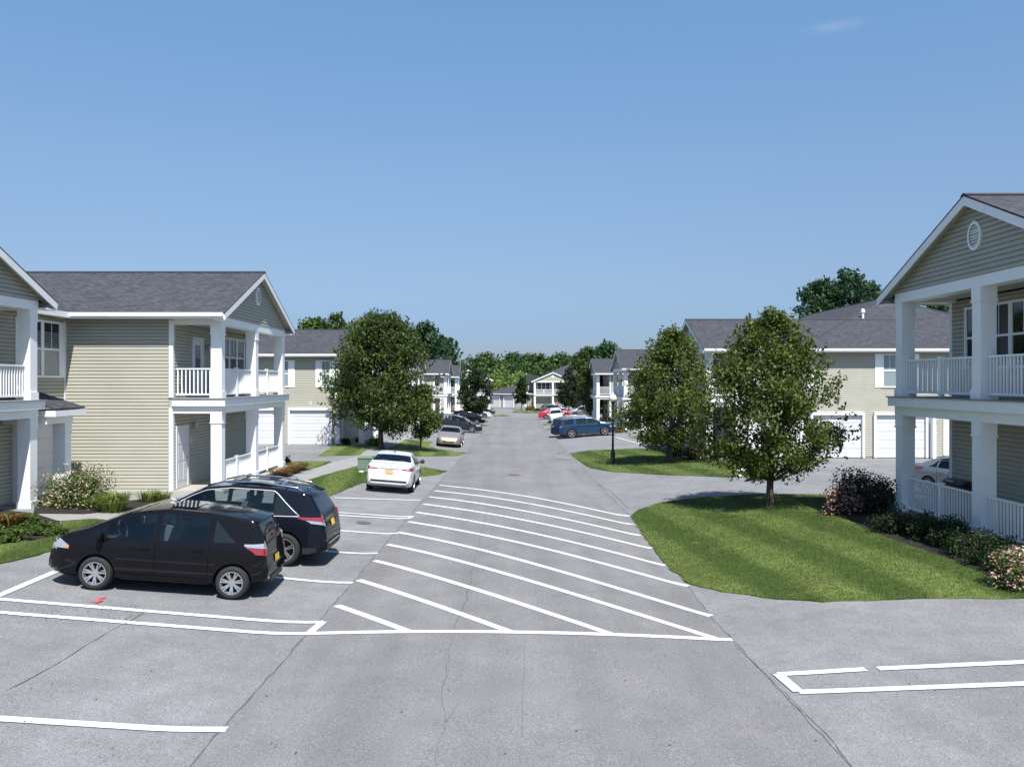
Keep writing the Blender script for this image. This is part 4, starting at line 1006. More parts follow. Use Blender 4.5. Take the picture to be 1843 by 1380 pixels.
        c.end_patch('bumper_vent', BLACKP, -.45, .45, .30, .42, False, parent=root, off=.012)
        an = MB(); an.tube([(.75, 0, 1.55), (.55, 0, 1.66)], [.012, .004], 6); an.build('aerial', BLACKP, root)
        sun_ = MB(); sun_.poly((1.5, -.4, 1.578), (2.0, -.4, 1.578), (2.0, .4, 1.578), (1.5, .4, 1.578)); sun_.build('roof_panel', DARKGLASS, root)
        tr = MB(); n = 18; tr.add([(.86+.07*math.cos(6.283*i/n), -(c.ys(.86, 1.13)+.012+.0), 1.13+.045*math.sin(6.283*i/n)) for i in range(n)], [tuple(range(n))]); tr.build('window_sticker', WHITE2, root)
    elif kind in ('suv', 'bigsuv', 'van'):
        for sg in (-1, 1):
            c.wrap('tail_light', REDL, sg, .66, .94, lambda t: .985+.06*t, lambda t: 1.20-.10*t, False, root)
            c.wrap('tail_light_lens', CLEARL, sg, .70, .935, lambda t: .90+.08*t, lambda t: .985+.055*t, False, root)
            c.side_patch('headlight', CLEARL, L-.62, L-.14, lambda x: .70, lambda x: min(c.zt(x)-.05, .84), sg, off=.008, parent=root, nx=6)
            c.end_patch('headlight', CLEARL, sg*.48, sg*Wd*.86, .70, .80, True, parent=root, off=.01)
            c.side_patch('arch_trim', BLACKP, .18, c.rx-.42, lambda x: .30, lambda x: .44, sg, off=.008, parent=root, nx=4)
        c.end_patch('grille', BLACKP, -.42, .42, .56, .78, True, parent=root, off=.008)
        c.end_patch('bumper_trim', BLACKP, -Wd*.72, Wd*.72, .38, .56, False, parent=root, off=.015); c.end_patch('bumper_strip', CHROME, -Wd*.55, Wd*.55, .50, .535, False, parent=root, off=.022)
        c.lip(rwr[1]+.10, .20, .02, paint, root)
        if kind != 'van':
            for sg in (-1, 1):
                mb = MB(); y = sg*Wd*c.rw*.86
                mb.tube([(x, y, c.zt(x)+hh) for x, hh in ((.62, -.01), (.78, .045), (1.6, .06), (2.4, .06), (2.78, .02))], [.02, .026, .026, .026, .02], 6); mb.build('roof_rail', GREY if kind == 'bigsuv' else CHROME, root, smooth=True)
        if kind == 'suv':
            for x in (1.1, 2.2):
                mb = MB(); mb.tube([(x, -.6, c.zt(x)+.09), (x, .6, c.zt(x)+.09)], [.02, .02], 6); mb.build('cross_bar', GREY, root)
            an = MB(); an.tube([(.72, 0, 1.64), (.50, 0, 1.80)], [.008, .005], 6); an.build('aerial', BLACKP, root)
            sr = MB(); sr.poly((1.3, -.42, 1.712), (2.1, -.42, 1.71), (2.1, .42, 1.71), (1.3, .42, 1.712)); sr.build('sunroof', DARKGLASS, root)
    else:
        for sg in (-1, 1):
            c.wrap('tail_light', REDL, sg, .46, .95, lambda t: .90-.01*t, lambda t: .97+.045*t, False, root)
            c.side_patch('headlight', CLEARL, L-.62, L-.18, lambda x: .64, lambda x: min(c.zt(x)-.05, .75), sg, off=.008, parent=root, nx=6)
            c.end_patch('headlight', CLEARL, sg*.42, sg*Wd*.84, .62, .70, True, parent=root, off=.012)
        c.end_patch('chrome_strip', CHROME, -Wd*.40, Wd*.40, .915, .95, False, parent=root, off=.016)
        c.end_patch('bumper_trim', BLACKP, -Wd*.74, Wd*.74, .43, .50, False, parent=root, off=.015)
        c.end_patch('grille', mat('grille_chrome', (.25, .27, .3), .25, metal=.9), -.38, .38, .52, .70, True, parent=root, off=.012)
        c.end_patch('lower_grille', BLACKP, -.6, .6, .33, .43, True, parent=root, off=.012)
        ex = MB(); ex.tube([(-.02, -.58, .31), (.1, -.58, .31)], [.05, .05], 10); ex.build('exhaust', DARK, root)
        c.end_patch('badge', DARK, -.06, .06, .985, 1.02, False, parent=root, off=.02, ny=2, nz=2)
        an = MB(); an.prism([(1.75, -.02, 1.46), (1.55, 0, 1.52), (1.5, 0, 1.46)], (0, .03, 0)); an.build('aerial', BLACKP, root)
    if plate_rear:
        zp = {'hatch': (.62, .75), 'suv': (.86, .99), 'sedan': (.745, .895)}.get(kind, (.8, .93)); c.end_patch('licence_plate', plate_rear, -.155, .155, zp[0], zp[1], False, parent=root, off=.025, ny=2, nz=2)
    if plate_front: c.end_patch('licence_plate', plate_front, -.155, .155, .44, .58, True, parent=root, off=.03, ny=2, nz=2)
    # recentre: shift children so the root sits at the middle of the wheelbase
    mx = (c.rx+c.fx)/2
    for ch in root.children:
        ch.data.transform(Matrix.Translation((-mx, 0, 0)))
        for g_ in ch.children: g_.data.transform(Matrix.Translation((-mx, 0, 0)))
    root.location = loc
    ax = Matrix.Rotation(rz, 4, 'Z') @ Matrix.Rotation(tilt, 4, 'Y') @ Matrix.Rotation(pitchx, 4, 'X')
    root.rotation_euler = ax.to_euler()
    return root
def park(kind, paint, label, cat, x, y, heading, **k):
    # seat the car on the sloping ground under its wheels
    h = R(heading); c = SP[kind]; hb = (c['fx']-c['rx'])/2; d = (math.cos(h), math.sin(h)); n_ = (-d[1], d[0])
    zf = gz(x+d[0]*hb, y+d[1]*hb); zr = gz(x-d[0]*hb, y-d[1]*hb); hw_ = c['W']/2-.1
    zl_ = gz(x+n_[0]*hw_, y+n_[1]*hw_); zr_ = gz(x-n_[0]*hw_, y-n_[1]*hw_)
    return make_car(kind, paint, label, cat, (x, y, max((zf+zr)/2, (zl_+zr_)/2)+.006), h, tilt=-math.atan2(zf-zr, 2*hb), pitchx=math.atan2(zl_-zr_, 2*hw_), **k)
BLK = car_paint('black_paint', (.006, .006, .008), rough=.2); BLK2 = car_paint('blue_black_paint', (.006, .008, .014), rough=.2)
WHT = car_paint('white_paint', (.60, .62, .65)); TAN = car_paint('champagne_paint', (.36, .33, .29), .5, .3)
CHA = car_paint('charcoal_paint', (.03, .033, .045), .3); BLU = car_paint('blue_paint', (.012, .048, .105), .4)
NAVY = car_paint('navy_paint', (.012, .025, .06), .3); REDC = car_paint('red_paint_car', (.45, .02, .03)); SIL = car_paint('silver_paint', (.30, .33, .36), .6, .3); DGR = car_paint('dark_grey_paint', (.05, .055, .06), .4)
w1 = P(413, 1078); w2 = P(157, 1060)
park('hatch', BLK, 'black hatchback with silver twin-spoke wheels, nearest of the parked cars', 'car', (w1.x+w2.x)/2+.05, (w1.y+w2.y)/2+.78, 180-math.degrees(math.atan2(w2.y-w1.y, w1.x-w2.x)), plate_rear=PLATE_Y)
park('suv', BLK2, 'black sport utility car with roof rails, parked just beyond the black hatchback', 'car', -6.28, 19.25, 179, plate_rear=PLATE_Y, spokes=5)
ws = P(699, 883); park('sedan', WHT, 'white sedan seen from behind with orange licence plate', 'car', ws.x+.02, ws.y+1.55, 91.5, plate_rear=PLATE_O, spokes=5, dbl=False)
t = P(808, 803); park('sedan', TAN, 'champagne sedan facing the camera on the left of the street', 'car', t.x, t.y+1.2, -90, plate_front=PLATE_Y, spokes=5, dbl=False)
t = P(822, 777); park('van', CHA, 'charcoal minivan parked crosswise behind the champagne sedan', 'car', t.x+.1, t.y+.9, 0, spokes=5, dbl=False)
t = P(1059.5, 786); park('bigsuv', BLU, 'bright blue sport utility car parked crosswise beside the globe lamp', 'car', t.x, t.y+.9, 0, detail=1, spokes=5, dbl=False)
park('bigsuv', NAVY, 'dark navy sport utility car mostly hidden behind the bright blue one', 'car', t.x-.55, t.y+3.7, 0, detail=1, spokes=5, dbl=False)
t = P(1002, 760); park('suv', WHT, 'white car facing the camera in front of the red car on the right', 'car', t.x, t.y+1.0, -92, detail=1, spokes=5, dbl=False)
t = P(1001, 753); park('sedan', REDC, 'red car parked crosswise behind the white front-facing car', 'car', t.x, t.y+.8, 0, detail=1, spokes=5, dbl=False)
t = P(994, 746.5); park('suv', DGR, 'dark grey car roof showing just beyond the red car', 'car', t.x+.3, t.y+.8, 0, detail=1, spokes=5, dbl=False)
t = P(1042, 751); park('suv', SIL, 'silver car half hidden by tree trunks to the right of the red car', 'car', t.x+.8, t.y+.8, 180, detail=1, spokes=5, dbl=False)
t = P(866, 752); park('sedan', SIL if False else WHT, 'white sedan parked crosswise far down the left side', 'car', t.x-.9, t.y+.8, 0, detail=1, spokes=5, dbl=False)
t = P(868, 746.5); park('suv', DGR, 'dark car parked beyond the far white sedan on the left', 'car', t.x-.3, t.y+1.0, 0, detail=1, spokes=5, dbl=False)
t = P(842, 763); park('hatch', BLK, 'small dark car between the charcoal minivan and the conical tree', 'car', t.x-.2, t.y+1.0, 0, detail=1, spokes=5, dbl=False)
gc = park('sedan', car_paint('grey_blue_paint', (.24, .275, .31), .5, .3), 'grey-blue sedan seen through the porch of the right building', 'car', 15.35, 27.0, -70, spokes=5, dbl=False); gc.scale = (.92, .92, .97)

# ---------------------------------------------------------------- vegetation
def leaves(mb, pts, size, rg, up=.3, outc=None):
    for p in pts:
        n = Vector((rg.gauss(0, 1), rg.gauss(0, 1), rg.gauss(0, 1)+up))
        if outc is not None: n += (Vector(p)-outc).normalized()*.8
        n.normalize(); t = n.orthogonal().normalized(); a = rg.uniform(0, 6.28); t = (Matrix.Rotation(a, 3, n) @ t); u = n.cross(t)
        s = size*rg.uniform(.6, 1.3); p = Vector(p)
        A = p-t*s; B = p+u*s*.55+n*s*.12; C = p+t*s; D = p-u*s*.55+n*s*.12
        k = len(mb.v); mb.v += [A[:], B[:], C[:], D[:]]; mb.f.append((k, k+1, k+2, k+3)); mb.m.append(0)
def tree(name, loc, h, cb, prof, label, mt=None, n=20000, leaf=.07, seed=1, trunk=.12, K=150, cl=.42, group=None, rx=1.0, lean=0, cat='tree', bare=.5):
    """prof: list of (fraction of crown height, radius); cb: height of the crown's bottom"""
    rg = random.Random(seed); root = thing(name, loc, label, cat, group); L = Vector(loc)
    tb = MB(); ch = h-cb
    top = h-ch*.25
    path = [(L.x+lean*z/h+.04*math.sin(z*1.3+seed), L.y+.04*math.cos(z*1.7+seed), L.z+z) for z in [-.1, 0, .3, cb*.6, cb, cb+ch*.25, cb+ch*.5, top]]
    tb.tube(path, [trunk*1.5, trunk*1.35, trunk*1.08, trunk, trunk*.95, trunk*.7, trunk*.4, trunk*.12], 10)
    clumps = []
    for i in range(K):
        f = rg.random()**.9; r = interp(prof, f)
        a = rg.uniform(0, 6.283); q = math.sqrt(rg.uniform(.12, 1))*.93*(1+.14*math.sin(a*3+seed+f*6)+.08*math.sin(a*5+seed*2-f*9))
        c = Vector((L.x+lean*(cb+ch*f)/h+math.cos(a)*r*q*rx, L.y+math.sin(a)*r*q, L.z+cb+ch*f))
        clumps.append((c, cl*rg.uniform(.6, 1.25)*(.55+.45*min(1, r/1.2))))
    for i in range(int(K*.28)):
        c, cr = clumps[i]; f = max(.0, (c.z-L.z-cb)/ch-.28); s = Vector((L.x, L.y, L.z+cb+ch*f*.8-.1))
        m = (s+c)/2+Vector((0, 0, -.08*(c-s).length)); tb.tube([s[:], m[:], c[:]], [trunk*.30, trunk*.18, .008], 5, cap=False)
    tb.build('trunk', BARK, root, smooth=True)
    tot = sum(r**2 for _, r in clumps); mb = MB(); cen = L+Vector((0, 0, cb+ch*.45))
    for c, r in clumps:
        k = int(n*r*r/tot); ps = []
        for _ in range(k):
            v = Vector((rg.gauss(0, 1), rg.gauss(0, 1), rg.gauss(0, .8))); v = v.normalized()*r*rg.random()**.45
            ps.append(c+v)
        leaves(mb, ps, leaf, rg, outc=cen)
    # stray shoots at the outline
    for i in range(int(K*.35)):
        f = rg.uniform(.15, 1); r = interp(prof, f); a = rg.uniform(0, 6.283)
        c = Vector((L.x+math.cos(a)*r*1.02*rx, L.y+math.sin(a)*r*1.02, L.z+cb+ch*f)); d = (c-cen).normalized()+Vector((0, 0, .6)); d.normalize()
        leaves(mb, [c+d*rg.uniform(0, cl*.9)+Vector((rg.gauss(0, .05), rg.gauss(0, .05), rg.gauss(0, .05))) for _ in range(14)], leaf, rg)
    mb.build('crown', mt or LEAF, root, recalc=False)
    return root
PEAR = [(0, .35), (.06, .7), (.2, .93), (.35, 1.0), (.55, .86), (.75, .62), (.9, .36), (1, .1)]
def sc(p, r): return [(a, b*r) for a, b in p]
p = P(686, 808); tree('maple_tree', p, 8.68, 1.35, sc([(0, .3), (.08, .72), (.25, 1), (.42, .98), (.6, .86), (.78, .66), (.92, .42), (1, .12)], 3.55), 'large round dark green tree left of the street behind the white sedan', LEAF, n=34000, leaf=.105, seed=3, trunk=.17, K=230, cl=.75)
p = P(757, 812); tree('young_tree', p, 4.3, 1.0, sc(PEAR, 1.35), 'thin-trunked young tree tucked against the right side of the large round tree', LEAFO, n=6500, leaf=.09, seed=5, trunk=.06, K=60, cl=.45, lean=.2)
p = P(1388, 912); tree('pear_tree', p, 5.92, .90, sc([(0, .22), (.05, .5), (.14, .80), (.27, .98), (.4, .90), (.55, .84), (.68, .70), (.82, .52), (.93, .32), (1, .08)], 2.25), 'olive-green tree on the striped lawn, nearest tree on the right', LEAFO, n=31000, leaf=.062, seed=11, trunk=.105, K=190, cl=.46)
p = P(1207, 832); tree('pear_tree', p, 6.85, 1.0, sc([(0, .3), (.1, .75), (.25, 1), (.42, .95), (.6, .76), (.78, .52), (.92, .28), (1, .05)], 2.75), 'green tree on the lawn beside the globe street lamp', LEAFO, n=26000, leaf=.085, seed=17, trunk=.14, K=180, cl=.58)
p = P(857, 757); tree('conical_tree', p, 7.0, 1.1, sc(PEAR, 2.35), 'dark conical tree behind the charcoal minivan on the left', LEAFD, n=9000, leaf=.15, seed=21, trunk=.1, K=110, cl=.6)
p = P(1071, 754); tree('dense_tree', p, 7.9, .8, sc([(0, .4), (.1, .85), (.3, 1), (.6, .9), (.8, .65), (1, .15)], 2.2), 'dense dark tree directly behind the blue sport utility car', LEAF, n=9000, leaf=.16, seed=23, trunk=.13, K=100, cl=.65)
p = P(1024, 742); tree('dense_tree', p, 7.2, 1.2, sc(PEAR, 2.0), 'dark narrow tree in front of the distant double-decker porch', LEAFD, n=5000, leaf=.2, seed=27, trunk=.1, K=80, cl=.6)
p = P(939, 738); tree('conical_tree', p, 6.2, 1.3, sc(PEAR, 1.5), 'small dark tree at the end of the street beside the distant garages', LEAFD, n=3500, leaf=.2, seed=29, trunk=.08, K=60, cl=.5)
p = P(1104, 757); tree('young_tree', p, 4.6, .7, sc(PEAR, 1.1), 'small green tree between the globe lamp and the white columns', LEAFO, n=3000, leaf=.12, seed=31, trunk=.06, K=50, cl=.4)

OVAL = [(0, .5), (.2, .9), (.45, 1), (.7, .85), (.88, .55), (1, .2)]
def big(px, topy, d, rad, label, mt, seed, bottom=3, n=7000, leaf=.3, name='oak_tree', cl=1.3, K=90):
    x = XD(px, d); g = gz(x, d)-.5; h = ZD(topy, d)-g
    return tree(name, (x, d, g), h, bottom, sc(OVAL, rad), label, mt, n=n, leaf=leaf, seed=seed, trunk=.35, K=K, cl=cl)
big(1470, 508, 92, 3.3, 'left part of the tall leafy trees over the hipped roof on the right', LEAFB, 41, leaf=.22, n=8500, cl=1.0)
big(1525, 491, 92, 3.6, 'tallest leafy tree above the hipped roof on the right', LEAFB, 43, leaf=.22, n=9000, cl=1.0)
big(1563, 512, 94, 2.6, 'leafy tree closest to the right gable, above the hipped roof', LEAFB, 47, leaf=.22, n=6500, cl=.9)
big(1690, 546, 92, 4.5, 'tree glimpsed through the upper porch of the nearest right building', LEAFB, 49, n=6000, leaf=.26)
big(765, 590, 140, 4.2, 'tall tree rising behind the right shoulder of the large round tree', LEAFB, 51, leaf=.34)
big(800, 612, 150, 3.4, 'pointed tall tree at the left end of the distant wood', LEAFB, 53, leaf=.34)
big(604, 571, 108, 2.6, 'distant treetop over the roof left of the large round tree', LEAFF, 55, leaf=.26, n=4500, cl=1.0)
big(560, 580, 112, 3.6, 'paler low treetop over the second roof on the left', LEAFH, 57, leaf=.28, n=4500, cl=1.1)
big(640, 582, 118, 4.5, 'treetop just peeking left of the large round tree', LEAFF, 59, leaf=.3, n=5000)
big(1095, 622, 150, 3.2, 'tree rising behind the grey roof near the globe lamp', LEAFB, 61, leaf=.32, n=5000)
big(1060, 630, 175, 3.8, 'pointed tree above the distant hipped roof', LEAFF, 63, leaf=.36, n=5000)
# willow
def willow(px, topy, d, rad, label, seed):
    x = XD(px, d); g = gz(x, d); h = ZD(topy, d)-g; rg = random.Random(seed)
    root = thing('willow_tree', (x, d, g), label, 'tree', 'willows behind the distant garages')
    tb = MB(); tb.tube([(x, d, g), (x, d, g+h*.4), (x+.2, d, g+h*.8)], [.4, .3, .1], 8); tb.build('trunk', BARK, root)
    mb = MB()
    for k in range(240):
        a = rg.uniform(0, 6.283); q = math.sqrt(rg.random())*rad; zt = g+h*(1-.38*(q/rad)**2)*rg.uniform(.88, 1); ln = rg.uniform(2.0, 5)
        leaves(mb, [(x+math.cos(a)*q*(1+j*.02), d+math.sin(a)*q, zt-ln*j/14+rg.gauss(0, .1)) for j in range(14)], .34, rg)
    mb.build('crown', LEAFW, root, recalc=False)
willow(903, 664, 196, 4.6, 'pale drooping willow directly above the distant garage roof', 71); willow(937, 668, 200, 4.3, 'pale willow behind the small dark tree at the end of the street', 72)
# distant wood: one mass nobody could count
mb = MB(); rg = random.Random(5)
SK = [(780, 640), (830, 646), (850, 640), (870, 636), (900, 634), (930, 633), (950, 632), (980, 636), (1010, 633), (1050, 632), (1090, 630), (1130, 640)]
for row, (d, dz, sz) in enumerate(((250, 0, .55), (228, 14, .5), (210, 26, .45))):
    px = 640
    while px < 1260:
        x = XD(px, d)+rg.uniform(-2, 2); top = ZD(interp(SK, px)+dz+rg.uniform(-3, 5), d); rad = rg.uniform(3.4, 5.2); cz = top-rad*.9
        col_c = Vector((x, d+rg.uniform(-4, 4), cz))
        for k in range(30):
            v = Vector((rg.gauss(0, 1), rg.gauss(0, 1), rg.gauss(0, 1))).normalized(); c = col_c+Vector((v.x*rad*.8, v.y*rad*.7, v.z*rad*.75)); rr = rg.uniform(.9, 1.7)
            leaves(mb, [c+Vector((rg.gauss(0, 1), rg.gauss(0, 1), rg.gauss(0, 1))).normalized()*rr*rg.random()**.4 for _ in range(22)], sz, rg, outc=col_c)
        for k in range(260):
            leaves(mb, [(x+rg.uniform(-rad, rad), col_c.y+rg.uniform(-2, 2), rg.uniform(-2, cz+1))], sz*2.2, rg)
        px += rg.uniform(15, 24)*(250/d)
w_ = mb.build('woodland', LEAFF, None, recalc=False); tag(w_, 'dense green wood closing the view behind the far houses', 'woodland', kind='stuff')

def bush(name, c, rx, ry, h, label, mt, n=3000, leaf=.035, seed=1, flower=None, nf=300, group=None, fsz=.035, K=30, cat='bush'):
    rg = random.Random(seed); root = thing(name, c, label, cat, group); c = Vector(c); st_ = MB()
    for k in range(7):
        a = rg.uniform(0, 6.28); st_.tube([(c.x, c.y, c.z-.02), (c.x+math.cos(a)*rx*.5, c.y+math.sin(a)*ry*.5, c.z+h*.7)], [.015, .005], 5)
    st_.build('stem', BARK, root)
    mb = MB(); cen = c+Vector((0, 0, h*.3)); fl = MB()
    for k in range(K):
        v = Vector((rg.gauss(0, 1), rg.gauss(0, 1), abs(rg.gauss(0, 1)))).normalized(); q = rg.uniform(.35, .85)
        p = Vector((c.x+v.x*rx*q, c.y+v.y*ry*q, c.z+.05+v.z*h*q)); r = min(rx, h)*rg.uniform(.22, .42)
        leaves(mb, [Vector((a_[0], a_[1], max(c.z+.01, a_[2]))) for a_ in [p+Vector((rg.gauss(0, 1), rg.gauss(0, 1), rg.gauss(0, 1))).normalized()*r*rg.random()**.4 for _ in range(n//K)]], leaf, rg, outc=cen)
        if flower:
            for _ in range(nf//K):
                q_ = p+Vector((rg.gauss(0, 1), rg.gauss(0, 1)-.4, rg.gauss(0, 1)+.3)).normalized()*r*1.03
                if q_.z > c.z+.03: leaves(fl, [q_+Vector((rg.gauss(0, .02), rg.gauss(0, .02), rg.gauss(0, .01))) for _ in range(3)], fsz, rg, up=1.2)
    mb.build('foliage', mt, root, recalc=False)
    if flower: fl.build('flowers', flower, root, recalc=False)
    return root
def tuft(name, c, r, h, label, mt, n=220, seed=1, group=None, wd=.012, cat='plant'):
    rg = random.Random(seed); mb = MB(); c = Vector(c)
    for k in range(n):
        a = rg.uniform(0, 6.28); q = math.sqrt(rg.random())*r*.5; b0 = Vector((c.x+math.cos(a)*q, c.y+math.sin(a)*q, c.z)); a += rg.uniform(-.5, .5); d = Vector((math.cos(a), math.sin(a), 0)); s = Vector((-d.y, d.x, 0))*wd; hh = h*rg.uniform(.6, 1.1); rr = r*rg.uniform(.3, .9)
        pts = [b0-s, b0+s, b0+d*rr*.4+Vector((0, 0, hh*.8))+s, b0+d*rr*.4+Vector((0, 0, hh*.8))-s, b0+d*rr+Vector((0, 0, hh*.75))]
        k0 = len(mb.v); mb.v += [p[:] for p in pts]; mb.f += [(k0, k0+1, k0+2, k0+3), (k0+3, k0+2, k0+4)]; mb.m += [0, 0]
    o = mb.build(name, mt, None, recalc=False); off = c
    o.data.transform(Matrix.Translation(-c)); o.location = c
    return tag(o, label, cat, group)
# left of the picture
c = P(140, 912); bush('flowering_bush', c, 1.22, .9, 1.18, 'large cream-flowering bush beside the white porch column on the left', LEAFH, n=9000, leaf=.034, seed=2, flower=FLOW, nf=950, K=60, fsz=.032)
c = P(203, 921); tuft('lily_clump', c, .62, .62, 'spiky yellow-green clump at the right foot of the cream-flowering bush', LEAFY, n=420, seed=4)
c = P(268, 903); tuft('lily_clump', c, .5, .42, 'thin pale clump below the sunlit siding wall', LEAFY, n=170, seed=5, wd=.008); c = P(292, 902); tuft('lily_clump', c, .4, .38, 'wispy small clump nearest the white corner board of the siding wall', LEAFY, n=110, seed=6, wd=.008)
c = P(-12, 905); bush('evergreen_shrub', c, .5, .5, 1.15, 'upright green shrub cut by the left edge of the picture', LEAFH, n=3000, leaf=.04, seed=7, cat='bush')
for i, (px, py, rx, hh, lb, m_) in enumerate([(20, 950, .95, .36, 'low mounded shrub with reddish tinge at the left edge', LEAFR), (78, 962, .7, .30, 'low green mounded shrub at the tip of the left planting bed', LEAFH), (15, 975, .8, .30, 'low spreading green shrub lowest in the left planting bed', LEAFH)]):
    c = P(px, py); bush('low_shrub', c, rx, .5, hh, lb, m_ if i else LEAFH, n=4200, leaf=.03, seed=80+i, K=34)
    if i == 0: tuft('dry_grass', c+Vector((.1, -.3, .15)), .5, .3, 'rusty dry tuft on the low shrubs at the left edge', LEAFR, n=160, seed=9)
for i, (px, py, lb) in enumerate([(497, 857, 'rusty ground plants nearest the porch railing on the left'), (515, 850, 'rusty ground plants in the middle of the narrow left bed'), (533, 845, 'rusty ground plants at the lawn end of the narrow left bed')]):
    c = P(px, py); tuft('ornamental_grass', c, .8, .35, lb, LEAFR, n=380, seed=11+i, group='rusty plants beside the left porch', wd=.014)
c = P(517, 836); bush('box_shrub', c, .22, .22, .5, 'tiny dark shrub at the far corner of the left porch', LEAFD, n=600, leaf=.035, seed=14)
for i, (px, py, r_, lb) in enumerate([(622, 800, .42, 'left of the two clipped round shrubs by the second left porch'), (648, 800, .42, 'right of the two clipped round shrubs by the second left porch')]):
    bush('box_shrub', P(px, py), r_, r_, .5, lb, LEAFD, n=900, leaf=.05, seed=15+i, group='clipped shrubs by the second left porch')
bush('yellow_bush', P(674, 803), .75, .6, .72, 'yellow-green bush left of the big tree trunk', LEAFY, n=1500, leaf=.06, seed=18)
# right side
c = P(1548, 925); bush('smoke_bush', c+Vector((.25, .4, 0)), 1.15, .85, 1.28, 'dark purple-leaved bush beside the right porch corner', LEAFP, n=7500, leaf=.042, seed=20, K=60)
c = P(1518, 926); bush('flowering_bush', c, .62, .5, .80, 'pink-flowering bush at the foot of the dark purple bush', LEAFP, n=3200, leaf=.034, seed=21, flower=FLOWP, nf=900, K=34, fsz=.028)
c = P(1838, 1058); bush('rose_bush', c, .62, .5, .78, 'pink-flowered rose bush cut by the right edge', LEAFH, n=4500, leaf=.030, seed=22, flower=FLOWP, nf=900, K=40, fsz=.026)
hedge = [(1595, 958), (1633, 963), (1668, 972), (1700, 986), (1735, 1000), (1775, 1016), (1815, 1032)]
names = ['nearest the purple bush', 'second from the purple bush', 'third from the purple bush', 'in the middle of the hedge row', 'third from the rose bush', 'second from the rose bush', 'nearest the rose bush']
for i, (px, py) in enumerate(hedge):
    c = P(px, py); c.x = min(c.x+.3, 10.45); bush('low_hedge_shrub', c, .85, .62, .60, 'low dark spreading shrub under the right railing, '+names[i], LEAFD, n=3600, leaf=.03, seed=30+i, K=40, group='low shrubs under the right porch railing')
c = P(1252, 828); bush('flowering_bush', c, .85, .7, 1.12, 'rounded bronze bush with pale blossoms in front of the porch behind the trees', LEAFP, n=3200, leaf=.055, seed=40, flower=FLOW, nf=260, K=36, fsz=.04)
c = P(1288, 827); bush('box_shrub', c, .28, .28, .38, 'small green shrub beside the flower box', LEAFH, n=700, leaf=.045, seed=41)
c = P(1217, 822); bush('dark_bush', c, .7, .6, .85, 'dark shaded bush right behind the lawn tree trunk near the lamp', LEAFD, n=1600, leaf=.06, seed=42)
c = P(1093, 764); bush('copper_bush', c, 1.25, .8, 1.15, 'copper-coloured bush behind the bonnet of the blue car', LEAFP, n=1600, leaf=.09, seed=43)
c = P(1114, 779); bush('yellow_bush', c, .6, .5, .62, 'small rusty bush at the foot of the column behind the globe lamp', LEAFR, n=800, leaf=.07, seed=44)
c = P(955, 738.5); bush('copper_bush', c, 1.1, .9, 1.2, 'reddish bush left of the distant double-decker porch', LEAFR, n=700, leaf=.13, seed=45)
for i, px in enumerate((966, 973, 980, 987)): bush('box_shrub', P(px, 739.5), .55, .5, .6, ['first', 'second', 'third', 'fourth'][i]+' small shrub from the left along the distant porch', LEAFD, n=300, leaf=.12, seed=46+i, group='shrubs along the distant porch')
c = P(828, 748); bush('yellow_bush', c, .7, .6, .7, 'yellow-green bush below the far left balcony columns', LEAFY, n=500, leaf=.12, seed=51)

# grass blades on the near lawns
def inside(pt, poly):
    x, y = pt; r = False; n = len(poly)
    for i in range(n):
        x0, y0 = poly[i][0], poly[i][1]; x1, y1 = poly[(i+1) % n][0], poly[(i+1) % n][1]
        if (y0 > y) != (y1 > y) and x < (x1-x0)*(y-y0)/(y1-y0)+x0: r = not r
    return r
def blades(poly, dens, h, seed, label, wd=.006):
    rg = random.Random(seed); xs = [p[0] for p in poly]; ys = [p[1] for p in poly]; mb = MB()
    n = int((max(xs)-min(xs))*(max(ys)-min(ys))*dens)
    for _ in range(n):
        x = rg.uniform(min(xs), max(xs)); y = rg.uniform(min(ys), max(ys))
        if not inside((x, y), poly): continue
        z = gz(x, y)+.028; a = rg.uniform(0, 3.14); s = (math.cos(a)*wd, math.sin(a)*wd); hh = h*rg.uniform(.5, 1.3); l = (rg.gauss(0, h*.4), rg.gauss(0, h*.4))
        k = len(mb.v); mb.v += [(x-s[0], y-s[1], z), (x+s[0], y+s[1], z), (x+l[0], y+l[1], z+hh)]; mb.f.append((k, k+1, k+2)); mb.m.append(0)
    o = mb.build('grass', BLADE, None, recalc=False); return tag(o, label, 'grass', kind='stuff')
blades(LA, 1100, .035, 1, 'short mown grass blades of the striped lawn on the right')
blades(LD, 700, .035, 2, 'short grass blades of the lawn behind the black hatchback')
blades(LE, 300, .04, 3, 'grass blades of the lawn beside the white sedan', .008); blades(LB, 200, .045, 4, 'grass blades of the lawn around the globe lamp', .010)

# ---------------------------------------------------------------- street furniture
def lamp(c, h, label):
    root = thing('street_lamp', c, label, 'street lamp'); x, y, z = c
    m = MB(); m.tube([(x, y, z-.05), (x, y, z+.06), (x, y, z+.07), (x, y, z+.45), (x, y, z+.5), (x, y, z+.75), (x, y, z+.8)], [.24, .24, .14, .12, .14, .10, .065], 14); m.build('base', POST, root, smooth=False)
    m = MB(); m.tube([(x, y, z+.8), (x, y, z+h-.62), (x, y, z+h-.55), (x, y, z+h-.45)], [.062, .045, .075, .11], 12); m.build('pole', POST, root, smooth=True)
    g_ = MB(); n = 12; g_.tube([(x, y, z+h-.45+.42*(1-math.cos(math.pi*i/n))/2) for i in range(n+1)], [max(.02, .22*math.sin(math.pi*(i/n*.88+.10))) for i in range(n+1)], 18); g_.build('globe', GLOBE, root, smooth=True)
    f = MB(); f.tube([(x, y, z+h-.03), (x, y, z+h+.03), (x, y, z+h+.1)], [.06, .04, .01], 10); f.build('finial', GLOBE, root)
lamp(P(1103, 835), 3.85, 'dark green post with white globe on the lawn right of the street')
